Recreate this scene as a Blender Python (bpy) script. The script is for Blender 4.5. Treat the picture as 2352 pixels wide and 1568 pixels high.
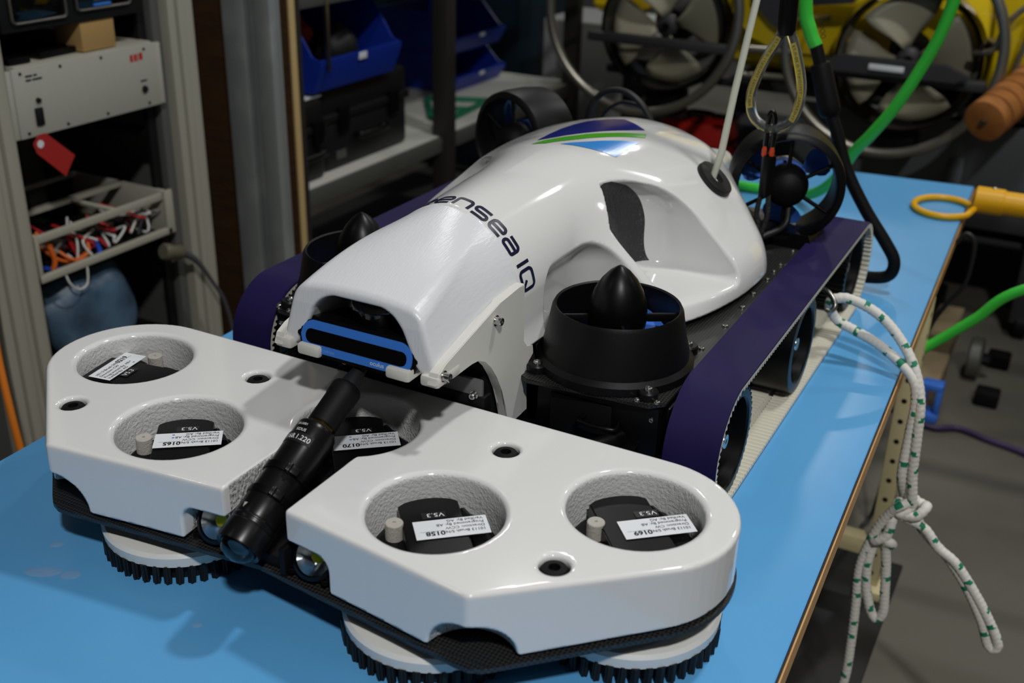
import bpy, bmesh, math, random
import numpy as np
from mathutils import Vector, Matrix

for o in list(bpy.data.objects): bpy.data.objects.remove(o, do_unlink=True)
SC = bpy.context.scene
COL = SC.collection
random.seed(7)
rng = np.random.default_rng(7)
PI = math.pi
T = 0.76                                   # height of the table top above the floor

# ------------------------------------------------------------------ camera
def setup_camera():
    cd = bpy.data.cameras.new('camera'); co = bpy.data.objects.new('camera', cd); COL.objects.link(co)
    yaw, pitch, roll = -0.479654, 0.434433, 0.025669
    cy, sy, cp, sp = math.cos(yaw), math.sin(yaw), math.cos(pitch), math.sin(pitch)
    fwd = Vector((sy*cp, cy*cp, -sp)); right = Vector((cy, -sy, 0)); up = right.cross(fwd)
    cr, sr = math.cos(roll), math.sin(roll)
    r2 = cr*right + sr*up; u2 = -sr*right + cr*up
    m = Matrix((r2, u2, -fwd)).transposed().to_4x4()
    m.translation = Vector((0.692377, -1.236257, 0.8 + T))
    co.matrix_world = m
    cd.sensor_width = 36.0; cd.sensor_fit = 'HORIZONTAL'
    cd.lens = 2558.654*36.0/2352.0
    cd.clip_start = 0.02; cd.clip_end = 100
    cd.dof.use_dof = True; cd.dof.focus_distance = 1.38; cd.dof.aperture_fstop = 4.4
    SC.camera = co
setup_camera()

# ------------------------------------------------------------------ world, lamps, exposure
w = bpy.data.worlds.new('hall'); SC.world = w; w.use_nodes = True
bg = w.node_tree.nodes['Background']; bg.inputs[0].default_value = (0.80, 0.90, 1.0, 1); bg.inputs[1].default_value = 0.045
SC.view_settings.view_transform = 'Standard'; SC.view_settings.look = 'None'
SC.view_settings.gamma = 1.0; SC.view_settings.use_curve_mapping = False
SC.view_settings.exposure = 0.0

# high-bay lamps under the hall roof: (x, y, height, power)
LAMPS = [(1.95, -2.5, 4.3, 120), (1.05, 0.95, 4.3, 44), (-1.5, 3.2, 4.3, 20), (1.2, 4.8, 4.3, 32), (-2.9, 4.6, 4.3, 12),
         (4.4, 4.0, 4.3, 14), (4.6, -0.6, 4.3, 6), (-1.0, 7.6, 4.3, 40), (-2.4, -2.6, 4.3, 5)]

# ------------------------------------------------------------------ colour and materials
def lin(c):
    return tuple((v/12.92 if v <= 0.04045 else ((v+0.055)/1.055)**2.4) for v in (x/255.0 for x in c))
MATS = {}
def mat(name, rgb, rough=0.5, metal=0.0, bump=None, vary=None, coat=0.0, trans=0.0, ior=1.45, emit=None, alpha=None, spec=None, aniso=None):
    if name in MATS: return MATS[name]
    m = bpy.data.materials.new(name); m.use_nodes = True
    nt = m.node_tree; b = nt.nodes['Principled BSDF']; L = nt.links.new
    col = (*lin(rgb), 1)
    b.inputs['Base Color'].default_value = col
    b.inputs['Roughness'].default_value = rough; b.inputs['Metallic'].default_value = metal
    b.inputs['IOR'].default_value = ior
    if coat: b.inputs['Coat Weight'].default_value = coat; b.inputs['Coat Roughness'].default_value = 0.04
    if trans: b.inputs['Transmission Weight'].default_value = trans
    if spec is not None: b.inputs['Specular IOR Level'].default_value = spec
    if aniso: b.inputs['Anisotropic'].default_value = aniso
    if emit: b.inputs['Emission Color'].default_value = (*lin(emit[0]), 1); b.inputs['Emission Strength'].default_value = emit[1]
    if alpha is not None: b.inputs['Alpha'].default_value = alpha
    tc = None
    if bump or vary:
        tc = nt.nodes.new('ShaderNodeTexCoord')
    if vary:                               # (second colour, scale, stretch, contrast low, high)
        c2, sc, st, lo, hi = vary
        mp = nt.nodes.new('ShaderNodeMapping'); mp.inputs['Scale'].default_value = st; L(tc.outputs['Object'], mp.inputs['Vector'])
        n = nt.nodes.new('ShaderNodeTexNoise'); n.inputs['Scale'].default_value = sc; n.inputs['Detail'].default_value = 5
        L(mp.outputs['Vector'], n.inputs['Vector'])
        r = nt.nodes.new('ShaderNodeMapRange'); r.inputs['From Min'].default_value = lo; r.inputs['From Max'].default_value = hi
        L(n.outputs['Fac'], r.inputs['Value'])
        mx = nt.nodes.new('ShaderNodeMix'); mx.data_type = 'RGBA'
        mx.inputs['A'].default_value = col; mx.inputs['B'].default_value = (*lin(c2), 1)
        L(r.outputs['Result'], mx.inputs['Factor']); L(mx.outputs['Result'], b.inputs['Base Color'])
    if bump:                               # (scale, strength, distance, stretch)
        sc, stg, dist, st = bump
        mp = nt.nodes.new('ShaderNodeMapping'); mp.inputs['Scale'].default_value = st; L(tc.outputs['Object'], mp.inputs['Vector'])
        n = nt.nodes.new('ShaderNodeTexNoise'); n.inputs['Scale'].default_value = sc; n.inputs['Detail'].default_value = 4
        L(mp.outputs['Vector'], n.inputs['Vector'])
        bp = nt.nodes.new('ShaderNodeBump'); bp.inputs['Strength'].default_value = stg; bp.inputs['Distance'].default_value = dist
        L(n.outputs['Fac'], bp.inputs['Height']); L(bp.outputs['Normal'], b.inputs['Normal'])
    MATS[name] = m
    return m
U = (1, 1, 1)
M_WHITE = mat('gloss_white_paint', (225, 225, 224), 0.085, coat=0.4)
M_FOAM = mat('painted_foam', (208, 208, 207), 0.30, bump=(260, 0.8, 0.0022, U))
M_CUTFOAM = mat('cut_foam', (196, 196, 193), 0.45, bump=(260, 1.0, 0.006, (1, 1, 0.6)))
M_NOSE = mat('printed_white_plastic', (222, 224, 228), 0.28, bump=(60, 0.25, 0.0015, (8, 1, 1)), aniso=0.5)
M_PANEL = mat('powder_coated_white', (214, 213, 206), 0.5, bump=(900, 0.12, 0.0006, U))
M_BLACK = mat('black_plastic', (6, 6, 7), 0.36, spec=0.3)
M_BLKMAT = mat('matte_black', (8, 8, 9), 0.6, spec=0.25)
M_DUCT = mat('black_nylon', (11, 11, 12), 0.42, spec=0.3, bump=(500, 0.15, 0.0005, U))
M_ANOD = mat('black_anodised_metal', (20, 19, 20), 0.30, metal=0.3)
M_CARBON = None
M_CHROME = mat('stainless_steel', (200, 200, 196), 0.22, metal=1.0)
M_STEEL = mat('brushed_steel', (150, 148, 142), 0.34, metal=1.0)
M_BRASS = mat('brass', (176, 148, 84), 0.3, metal=1.0)
M_PURPLE = mat('purple_belt_rubber', (28, 21, 66), 0.6, spec=0.2, vary=((33, 25, 72), 14, (1, 1, 1), 0.35, 0.7))
M_IVORY = mat('ivory_polyurethane', (216, 212, 196), 0.5)
M_PROP = mat('blue_propeller', (62, 116, 214), 0.35)
M_NAVYI = mat('navy_ink', (18, 24, 54), 0.3)
M_LOGO_D = mat('logo_dark_blue', (16, 26, 116), 0.2)
M_LOGO_G = mat('logo_green', (72, 162, 32), 0.22)
M_LOGO_L = mat('logo_light_blue', (52, 138, 218), 0.22)
M_PAPER = mat('label_paper', (222, 226, 230), 0.45)
M_INK = mat('black_ink', (14, 14, 16), 0.5)
M_WHITEINK = mat('white_ink', (226, 226, 226), 0.5)
M_BLUEINK = mat('blue_ink', (60, 110, 200), 0.5)
M_TAPE = mat('black_label_tape', (30, 30, 33), 0.35)
M_PEG = mat('cast_grey_peg', (176, 172, 164), 0.6, bump=(400, 0.5, 0.002, U))
M_DISC = mat('white_polymer_disc', (224, 224, 220), 0.35)
M_BRISTLE = mat('black_bristle', (12, 12, 13), 0.55)
M_SONAR = mat('blue_sonar_face', (58, 120, 212), 0.35)
M_GLOSSBLK = mat('gloss_black', (8, 8, 9), 0.08)
M_RUBBER = mat('black_rubber', (24, 25, 27), 0.5)
M_CARBONFOAM = mat('dark_rough_liner', (58, 58, 60), 0.35, bump=(150, 0.8, 0.004, U))
M_GLASS = mat('clear_glass', (235, 240, 245), 0.02, trans=1.0, ior=1.45)
M_PANE = mat('thin_clear_pane', (245, 248, 250), 0.02, trans=1.0, ior=1.12)
M_REFLECT = mat('led_reflector', (220, 224, 228), 0.15, metal=1.0)
M_LED = mat('led_phosphor', (214, 206, 40), 0.5)

def carbon_material():
    m = bpy.data.materials.new('carbon_fibre'); m.use_nodes = True; nt = m.node_tree; b = nt.nodes['Principled BSDF']; L = nt.links.new
    tc = nt.nodes.new('ShaderNodeTexCoord'); ck = nt.nodes.new('ShaderNodeTexChecker'); ck.inputs['Scale'].default_value = 330
    mp = nt.nodes.new('ShaderNodeMapping'); mp.inputs['Rotation'].default_value = (0, 0, 0.785)
    L(tc.outputs['Object'], mp.inputs['Vector']); L(mp.outputs['Vector'], ck.inputs['Vector'])
    ck.inputs['Color1'].default_value = (0.006, 0.006, 0.006, 1); ck.inputs['Color2'].default_value = (0.028, 0.027, 0.026, 1)
    L(ck.outputs['Color'], b.inputs['Base Color']); b.inputs['Roughness'].default_value = 0.38
    return m
M_CARBON = carbon_material()

# ------------------------------------------------------------------ mesh helpers
def link(name, me, parent=None, mats=()):
    o = bpy.data.objects.new(name, me); COL.objects.link(o)
    for m in (mats if isinstance(mats, (list, tuple)) else [mats]):
        if me is not None and m.name not in [x.name for x in me.materials]: me.materials.append(m)
    if parent: o.parent = parent
    return o
def smooth(me, angle=None):
    me.polygons.foreach_set('use_smooth', np.ones(len(me.polygons), bool))
    if angle is not None: me.set_sharp_from_angle(angle=math.radians(angle))
def bm_obj(name, bm, m, parent=None, sm=35):
    me = bpy.data.meshes.new(name); bmesh.ops.recalc_face_normals(bm, faces=bm.faces[:]); bm.to_mesh(me); bm.free()
    if sm: smooth(me, sm)
    return link(name, me, parent, m)
def raw_obj(name, v, f, m, parent=None, sm=35):
    me = bpy.data.meshes.new(name); me.from_pydata([tuple(map(float, p)) for p in v], [], [list(map(int, q)) for q in f]); me.validate(); me.update()
    if sm: smooth(me, sm)
    return link(name, me, parent, m)
def empty(name, loc=(0, 0, 0), rz=0.0, parent=None):
    o = bpy.data.objects.new(name, None); COL.objects.link(o); o.location = loc; o.rotation_euler = (0, 0, rz); o.empty_display_size = 0.05
    if parent: o.parent = parent
    return o
def tag(o, label, cat, group=None):
    o['label'] = label; o['category'] = cat
    if group: o['group'] = group
    return o
def struct(o, label=None):
    o['kind'] = 'structure'
    if label: o['label'] = label
    return o
def add_box(bm, c, s, R=None, bev=0.0, seg=2):
    """box centred at c, full size s"""
    r = bmesh.ops.create_cube(bm, size=1.0); vs = r['verts']
    M = Matrix.Translation(Vector(c)) @ (R.to_4x4() if R else Matrix.Identity(4)) @ Matrix.Diagonal((*s, 1))
    bmesh.ops.transform(bm, matrix=M, verts=vs)
    if bev > 0:
        es = list({e for v in vs for e in v.link_edges})
        bmesh.ops.bevel(bm, geom=es, offset=bev, segments=seg, affect='EDGES', profile=0.5)
def box(name, c, s, m, parent=None, bev=0.002, R=None, seg=2):
    bm = bmesh.new(); add_box(bm, c, s, R, bev, seg); return bm_obj(name, bm, m, parent)
def bx(name, x0, x1, y0, y1, z0, z1, m, parent=None, bev=0.002):
    return box(name, ((x0+x1)/2, (y0+y1)/2, (z0+z1)/2), (abs(x1-x0), abs(y1-y0), abs(z1-z0)), m, parent, bev)
def frame_of(d):
    d = Vector(d).normalized(); a = Vector((0, 0, 1)) if abs(d.z) < 0.9 else Vector((1, 0, 0))
    x = a.cross(d).normalized(); y = d.cross(x); return Matrix((x, y, d)).transposed()
def add_lathe(bm, prof, seg=32, o=(0, 0, 0), axis=(0, 0, 1), cap0=True, cap1=True):
    """prof: list of (r, h) along the axis"""
    F = frame_of(axis); o = Vector(o); rings = []
    for r, h in prof:
        if r < 1e-6: rings.append([bm.verts.new(o + F @ Vector((0, 0, h)))]); continue
        rings.append([bm.verts.new(o + F @ Vector((r*math.cos(2*PI*k/seg), r*math.sin(2*PI*k/seg), h))) for k in range(seg)])
    for a, b in zip(rings, rings[1:]):
        for k in range(seg):
            k2 = (k+1) % seg
            if len(a) == 1 and len(b) == 1: continue
            if len(a) == 1: bm.faces.new((a[0], b[k], b[k2]))
            elif len(b) == 1: bm.faces.new((a[k], b[0], a[k2]))
            else: bm.faces.new((a[k], b[k], b[k2], a[k2]))
    if cap0 and len(rings[0]) > 1: bm.faces.new(rings[0])
    if cap1 and len(rings[-1]) > 1: bm.faces.new(rings[-1])
def lathe(name, prof, m, parent=None, seg=32, o=(0, 0, 0), axis=(0, 0, 1), cap0=True, cap1=True, sm=35):
    bm = bmesh.new(); add_lathe(bm, prof, seg, o, axis, cap0, cap1); return bm_obj(name, bm, m, parent, sm)
def catmull(pts, n=8, closed=False):
    P = [Vector(p) for p in pts]; out = []; N = len(P)
    rngk = range(N if closed else N-1)
    for i in rngk:
        p0 = P[(i-1) % N] if closed or i > 0 else P[0]*2-P[1]
        p1 = P[i]; p2 = P[(i+1) % N]
        p3 = P[(i+2) % N] if closed or i+2 < N else P[-1]*2-P[-2]
        for k in range(n):
            t = k/n
            out.append(0.5*((2*p1)+(p2-p0)*t+(2*p0-5*p1+4*p2-p3)*t*t+(3*p1-p0-3*p2+p3)*t**3))
    if not closed: out.append(P[-1])
    return out
def add_tube(bm, pts, r, seg=10, closed=False, caps=True):
    P = [Vector(p) for p in pts]; N = len(P); rr = r if isinstance(r, (list, tuple)) else [r]*N
    tang = []
    for i in range(N):
        a = P[(i-1) % N] if (closed or i > 0) else P[i]; b = P[(i+1) % N] if (closed or i < N-1) else P[i]
        tang.append((b-a).normalized())
    x = frame_of(tang[0]).col[0].copy(); rings = []
    for i in range(N):
        t = tang[i]; x = (x - t*x.dot(t)).normalized(); y = t.cross(x)
        rings.append([bm.verts.new(P[i] + (x*math.cos(2*PI*k/seg)+y*math.sin(2*PI*k/seg))*rr[i]) for k in range(seg)])
    pairs = list(zip(rings, rings[1:]))
    if closed: pairs.append((rings[-1], rings[0]))
    for a, b in pairs:
        for k in range(seg): bm.faces.new((a[k], a[(k+1) % seg], b[(k+1) % seg], b[k]))
    if caps and not closed: bm.faces.new(rings[0]); bm.faces.new(rings[-1])
def tube(name, pts, r, m, parent=None, seg=10, closed=False, n=0, sm=50):
    if n: pts = catmull(pts, n, closed)
    if n and isinstance(r, (list, tuple)): r = list(np.interp(np.linspace(0, 1, len(pts)), np.linspace(0, 1, len(r)), r))
    bm = bmesh.new(); add_tube(bm, pts, r, seg, closed); return bm_obj(name, bm, m, parent, sm)
def add_prism(bm, poly, d0, d1, plane='xy'):
    """extrude a polygon; plane 'xy' along z, 'yz' along x, 'xz' along y"""
    def P(u, v, w): return {'xy': (u, v, w), 'yz': (w, u, v), 'xz': (u, w, v)}[plane]
    a = [bm.verts.new(P(u, v, d0)) for u, v in poly]; b = [bm.verts.new(P(u, v, d1)) for u, v in poly]
    fa = bm.faces.new(a); fb = bm.faces.new(b[::-1]); n = len(poly)
    for k in range(n): bm.faces.new((a[k], b[k], b[(k+1) % n], a[(k+1) % n]))
    return fa, fb
def prism(name, poly, d0, d1, m, parent=None, plane='xy', bev=0.0, sm=35):
    bm = bmesh.new(); fa, fb = add_prism(bm, poly, d0, d1, plane)
    if bev: bmesh.ops.bevel(bm, geom=list(fa.edges)+list(fb.edges), offset=bev, segments=2, affect='EDGES')
    return bm_obj(name, bm, m, parent, sm)
def arc(cx, cy, r, a0, a1, n):
    return [(cx+r*math.cos(math.radians(a0+(a1-a0)*k/n)), cy+r*math.sin(math.radians(a0+(a1-a0)*k/n))) for k in range(n+1)]
def dup(o, parent=None, loc=None, rot=None, name=None):
    c = o.copy(); COL.objects.link(c); c.parent = parent if parent is not None else o.parent
    if name: c.name = name
    if loc is not None: c.location = loc
    if rot is not None: c.rotation_euler = rot
    return c
def dup_tree(o, parent=None):
    c = o.copy(); COL.objects.link(c); c.parent = parent
    for ch in list(o.children): dup_tree(ch, c)
    return c
def mirror_tree(o, parent):
    """a mirrored copy (x -> -x) with its own mesh data"""
    me = None
    if o.data is not None:
        me = o.data.copy(); co = np.empty(len(me.vertices)*3); me.vertices.foreach_get('co', co); co = co.reshape(-1, 3); co[:, 0] *= -1
        me.vertices.foreach_set('co', co.ravel()); me.flip_normals(); me.update()
    c = bpy.data.objects.new(o.name.split('.')[0], me); COL.objects.link(c); c.parent = parent
    c.location = (-o.location.x, o.location.y, o.location.z); e = o.rotation_euler; c.rotation_euler = (e.x, -e.y, -e.z); c.scale = o.scale
    for k in o.keys():
        if isinstance(o[k], str): c[k] = o[k]
    for ch in list(o.children): mirror_tree(ch, c)
    return c

# lettering -------------------------------------------------------------------
_txt = {}
def text_geo(s, size=1.0, align='LEFT', bold=0.0):
    """flat triangulated lettering: vertices (n,2) and faces"""
    k = (s, align, bold)
    if k not in _txt:
        cu = bpy.data.curves.new('lettering', 'FONT'); cu.body = s; cu.size = 1.0; cu.align_x = align; cu.resolution_u = 3; cu.fill_mode = 'FRONT'; cu.offset = bold
        ob = bpy.data.objects.new('lettering', cu); COL.objects.link(ob)
        bpy.context.view_layer.update(); dg = bpy.context.evaluated_depsgraph_get()
        me = bpy.data.meshes.new_from_object(ob.evaluated_get(dg))
        v = np.array([(p.co.x, p.co.y) for p in me.vertices]); f = [list(p.vertices) for p in me.polygons]
        bpy.data.objects.remove(ob); bpy.data.curves.remove(cu); bpy.data.meshes.remove(me)
        _txt[k] = (v, f)
    v, f = _txt[k]
    return v*size, f
def text_obj(name, s, size, loc, xdir, ydir, m, parent=None, align='LEFT', sx=1.0, bold=0.0):
    v, f = text_geo(s, size, align, bold); X = Vector(xdir).normalized(); Y = Vector(ydir).normalized(); L = Vector(loc)
    return raw_obj(name, [L + X*p[0]*sx + Y*p[1] for p in v], f, m, parent, sm=None)
def ribbon(pts, wdt, closed=False, n=5):
    """flat stroke along a polyline; returns verts (2d) and faces"""
    P = np.array(pts, float); N = len(P); L = []; R = []
    for i in range(N):
        a = P[i-1] if (i > 0 or closed) else P[i]; b = P[(i+1) % N] if (i < N-1 or closed) else P[i]
        d1 = P[i]-a; d2 = b-P[i]
        if np.hypot(*d1) < 1e-9: d1 = d2
        if np.hypot(*d2) < 1e-9: d2 = d1
        d1 = d1/np.hypot(*d1); d2 = d2/np.hypot(*d2); t = d1+d2; t = t/max(np.hypot(*t), 1e-6)
        nn = np.array([-t[1], t[0]]); k = wdt/2/max(0.35, nn @ np.array([-d1[1], d1[0]]))
        L.append(P[i]+nn*k); R.append(P[i]-nn*k)
    V = L+R; F = []
    for i in range(N if closed else N-1):
        j = (i+1) % N; F.append((i, N+i, N+j, j))
    return V, F

# smooth implicit surfaces ------------------------------------------------------
def sdf_mesh(f, lo, hi, h):
    """surface nets on a grid, then projected on the zero set; returns verts, quads, normals"""
    ax = [np.arange(a, b+h, h) for a, b in zip(lo, hi)]
    G = np.stack(np.meshgrid(*ax, indexing='ij'), -1); n = G.shape[:3]
    V = f(G.reshape(-1, 3)).reshape(n)
    s = V < 0
    cell = np.zeros(tuple(k-1 for k in n) + (4,))
    def sl(d): return tuple(slice(d[i], n[i]-1+d[i]) for i in range(3))
    for axis in range(3):
        o = [i for i in range(3) if i != axis]
        for a in (0, 1):
            for b in (0, 1):
                d0 = [0, 0, 0]; d0[o[0]] = a; d0[o[1]] = b; d1 = list(d0); d1[axis] = 1
                v0 = V[sl(d0)]; v1 = V[sl(d1)]; cr = (v0 < 0) != (v1 < 0)
                t = np.where(cr, v0/np.where(cr, v0-v1, 1), 0)
                p0 = G[sl(d0)]; p1 = G[sl(d1)]
                cell[..., :3] += np.where(cr[..., None], p0+(p1-p0)*t[..., None], 0); cell[..., 3] += cr
    act = cell[..., 3] > 0
    idx = -np.ones(act.shape, int); idx[act] = np.arange(act.sum())
    P = cell[act][:, :3]/cell[act][:, 3:4]
    quads = []
    for axis in range(3):
        o = [i for i in range(3) if i != axis]
        m0 = [slice(None)]*3; m1 = [slice(None)]*3; m0[axis] = slice(0, n[axis]-1); m1[axis] = slice(1, n[axis])
        for q in o: m0[q] = slice(1, n[q]-1); m1[q] = slice(1, n[q]-1)
        A = s[tuple(m0)]; B = s[tuple(m1)]; ch = np.argwhere(A != B); flip = A[A != B]
        c = ch.copy()
        for q in o: c[:, q] += 1
        def at(du, dv):
            e = c.copy(); e[:, o[0]] -= du; e[:, o[1]] -= dv; return idx[e[:, 0], e[:, 1], e[:, 2]]
        q4 = np.stack([at(1, 1), at(0, 1), at(0, 0), at(1, 0)], 1)
        if axis == 1: flip = ~flip
        q4[~flip] = q4[~flip][:, ::-1]
        quads.append(q4)
    Q = np.concatenate(quads); Q = Q[(Q >= 0).all(1)]
    def grad(P):
        e = 2e-4; g = np.empty_like(P)
        for k in range(3):
            d = np.zeros(3); d[k] = e; g[:, k] = (f(P+d)-f(P-d))/(2*e)
        return g
    for _ in range(3):
        g = grad(P); st = f(P)[:, None]*g/np.maximum((g*g).sum(1, keepdims=True), 1e-3)
        ln = np.linalg.norm(st, axis=1, keepdims=True); P = P - st*np.minimum(1, 0.7*h/np.maximum(ln, 1e-9))
    g = grad(P); g /= np.maximum(np.linalg.norm(g, axis=1, keepdims=True), 1e-6)
    return P, Q, g
def sdf_obj(name, f, lo, hi, h, mats, parent=None, pick=None):
    P, Q, g = sdf_mesh(f, lo, hi, h)
    me = bpy.data.meshes.new(name); me.vertices.add(len(P)); me.vertices.foreach_set('co', P.ravel())
    me.loops.add(Q.size); me.loops.foreach_set('vertex_index', Q.ravel().astype(np.int32))
    me.polygons.add(len(Q)); me.polygons.foreach_set('loop_start', (np.arange(len(Q))*4).astype(np.int32))
    for m in mats: me.materials.append(m)
    if pick is not None:
        c = P[Q].mean(1); nn = g[Q].mean(1); me.polygons.foreach_set('material_index', pick(c, nn).astype(np.int32))
    me.update(); me.validate(); smooth(me)
    me.normals_split_custom_set_from_vertices([tuple(x) for x in g])
    o = bpy.data.objects.new(name, me); COL.objects.link(o)
    if parent: o.parent = parent
    return o
def rmax(a, b, r):                          # intersection with a round edge
    u = np.maximum(r+a, 0); v = np.maximum(r+b, 0)
    return np.minimum(-r, np.maximum(a, b)) + np.sqrt(u*u+v*v)
def smin(a, b, k):
    h = np.clip(0.5+0.5*(b-a)/k, 0, 1); return b*(1-h)+a*h - k*h*(1-h)
def smax(a, b, k): return -smin(-a, -b, k)
def sd_poly(x, y, poly):
    P = np.array(poly); d = np.full(x.shape, 1e9); ins = np.zeros(x.shape, bool); n = len(P)
    for i in range(n):
        a = P[i]; b = P[(i+1) % n]; ex, ey = b-a; wx = x-a[0]; wy = y-a[1]
        t = np.clip((wx*ex+wy*ey)/(ex*ex+ey*ey), 0, 1); d = np.minimum(d, (wx-ex*t)**2+(wy-ey*t)**2)
        c = ((a[1] > y) != (b[1] > y)) & (x < (b[0]-a[0])*(y-a[1])/(b[1]-a[1]+1e-12)+a[0]); ins ^= c
    d = np.sqrt(d); return np.where(ins, -d, d)
# ------------------------------------------------------------------ high-bay lamps (above the frame)
def lamps():
    M_SH = mat('lamp_shade_aluminium', (190, 190, 188), 0.4, metal=0.9); M_EM = mat('lamp_glow', (255, 250, 240), 0.5, emit=((255, 250, 242), 6.0))
    proto = None
    for i, (x, y, z, p) in enumerate(LAMPS):
        r = empty('high_bay_lamp', (x, y, z))
        tag(r, 'aluminium high-bay ceiling lamp hanging above the hall', 'lamp', 'high-bay lamps under the hall roof')
        if proto is None:
            proto = (lathe('lamp_shade', [(0.07, 0.30), (0.10, 0.28), (0.20, 0.06), (0.24, -0.005), (0.235, -0.005), (0.195, 0.06), (0.09, 0.27), (0.0, 0.28)], M_SH, r, 36),
                     lathe('lamp_cord', [(0.006, 0.30), (0.006, 2.0)], M_BLKMAT, r, 8))
        else:
            for q in proto: dup(q, r)
        L = bpy.data.lights.new('lamp_light', 'AREA'); L.shape = 'DISK'; L.size = 0.30; L.energy = p; L.color = (1.0, 0.99, 0.97); L.spread = math.radians(165)
        lo = bpy.data.objects.new('lamp_light', L); COL.objects.link(lo); lo.parent = r; lo.location = (0, 0, 0.03)
lamps()
# =================================================================== the crawler on the table
CR = empty('hull_cleaning_crawler', (0, 0, T))
tag(CR, 'white and black tracked underwater hull-cleaning robot with purple belts, standing on the blue table', 'robot')

# ---- small hardware, shared meshes
def screw_mesh():
    bm = bmesh.new()
    add_lathe(bm, [(0.0045, 0), (0.0045, 0.0015), (0.0038, 0.0027), (0.0024, 0.0032), (0.0024, 0.0016), (0, 0.0016)], 14)
    o = bm_obj('screw', bm, M_CHROME); me = o.data; bpy.data.objects.remove(o); return me
ME_SCREW = screw_mesh()
def screw(loc, parent, nrm=(0, 0, 1), s=1.0, name='screw'):
    o = bpy.data.objects.new(name, ME_SCREW); COL.objects.link(o); o.parent = parent; o.location = loc
    o.rotation_euler = Vector(nrm).to_track_quat('Z', 'Y').to_euler(); o.scale = (s, s, s); return o
def capbolt_mesh():
    bm = bmesh.new()
    add_lathe(bm, [(0.0068, 0), (0.0068, 0.0012), (0.0052, 0.0012), (0.0052, 0.0085), (0.0046, 0.0092), (0.0028, 0.0092), (0.0028, 0.005), (0, 0.005)], 18)
    o = bm_obj('cap_bolt', bm, M_CHROME); me = o.data; bpy.data.objects.remove(o); return me
ME_CAP = capbolt_mesh()
def capbolt(loc, parent, nrm, s=1.0):
    o = bpy.data.objects.new('cap_bolt', ME_CAP); COL.objects.link(o); o.parent = parent; o.location = loc
    o.rotation_euler = Vector(nrm).to_track_quat('Z', 'Y').to_euler(); o.scale = (s, s, s); return o

# ---- brush head: white foam cover with five round openings
ZT = 0.1527
HOLES = [(0.3549, -0.2967), (0.1761, -0.4055), (0.0, -0.294), (-0.1761, -0.4055), (-0.3549, -0.2967)]
RH = 0.0728
half = [(0.345, -0.187)] + arc(0.355, -0.297, 0.110, 86, -48.9, 22) + [(0.276, -0.513), (0.150, -0.497), (0.0, -0.480)]
OUT = [(-x, y) for x, y in half[:-1]] + [(0.0, -0.480)] + half[-2::-1]
def inset(poly, r):
    P = np.array(poly); n = len(P); out = []
    area = sum(P[i][0]*P[(i+1) % n][1]-P[(i+1) % n][0]*P[i][1] for i in range(n)); sg = 1 if area > 0 else -1
    for i in range(n):
        a, b, c = P[i-1], P[i], P[(i+1) % n]; d1 = (b-a)/np.hypot(*(b-a)); d2 = (c-b)/np.hypot(*(c-b))
        n1 = sg*np.array([-d1[1], d1[0]]); n2 = sg*np.array([-d2[1], d2[0]]); k = n1+n2; k = k/np.hypot(*k)
        out.append(tuple(b+k*r/max(0.3, k @ n1)))
    return out
HEADIN = inset(OUT, 0.010)
BOLTS = [(0.3248, -0.4286), (0.1804, -0.2599), (-0.1804, -0.2599), (-0.3248, -0.4286)]
def zbot(y): return 0.071 + np.clip(y+0.51, 0, 1)*0.075
def f_head(p):
    x, y, z = p[:, 0], p[:, 1], p[:, 2]; a = np.abs(x)
    d = sd_poly(x, y, HEADIN)-0.010
    d = rmax(d, z-ZT, 0.0052)
    d = rmax(d, zbot(y)-z, 0.003)
    notch = np.maximum(a-0.0415, y+0.33)
    d = rmax(d, -notch, 0.0025)
    for hx, hy in HOLES:
        d = rmax(d, RH-np.hypot(x-hx, y-hy), 0.0075)
    for hx, hy in BOLTS:
        b = np.maximum(np.hypot(x-hx, y-hy)-0.0155, 0.1385-z); d = rmax(d, -b, 0.005)
    q = np.maximum(np.maximum(a-0.082, 0), 0); u = np.maximum(z-0.098, 0)        # lamp recesses beside the slot
    led = np.maximum(np.hypot(q, u)-0.017, y+0.440)
    d = rmax(d, -led, 0.003)
    cc = np.maximum(np.hypot(np.hypot(a-0.277, y+0.513)*0.85, np.maximum(z-0.072, 0))-0.042, -1)   # corner cut-outs
    d = rmax(d, -cc, 0.003)
    return d
def pick_head(c, n):
    x, y, z = c[:, 0], c[:, 1], c[:, 2]; a = np.abs(x); idx = np.zeros(len(c), int)
    side = np.abs(n[:, 2]) < 0.55
    for hx, hy in HOLES: idx[(np.hypot(x-hx, y-hy) < RH+0.004) & side] = 1
    idx[(a < 0.044) & (y > -0.476) & side & (y < -0.31)] = 2
    idx[(a < 0.1) & (y < -0.4) & (y > -0.476) & (z < 0.125) & side] = 2
    idx[(np.hypot(a-0.277, y+0.513) < 0.052) & (z < 0.118) & (np.hypot(a-0.277, y+0.513) > 0.0) & (sd_poly(x, y, OUT) < -0.003)] = 2
    return idx
HEAD = sdf_obj('brush_head_cover', f_head, (-0.47, -0.53, 0.06), (0.47, -0.18, 0.158), 0.003, [M_WHITE, M_FOAM, M_CUTFOAM], CR, pick_head)
for hx, hy in BOLTS:
    lathe('head_bolt', [(0.0150, 0.1375), (0.0150, 0.1455), (0.0125, 0.1490), (0.0062, 0.1498), (0.0055, 0.143), (0, 0.143)], M_BLKMAT, HEAD, 24, (hx, hy, 0))

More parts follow.
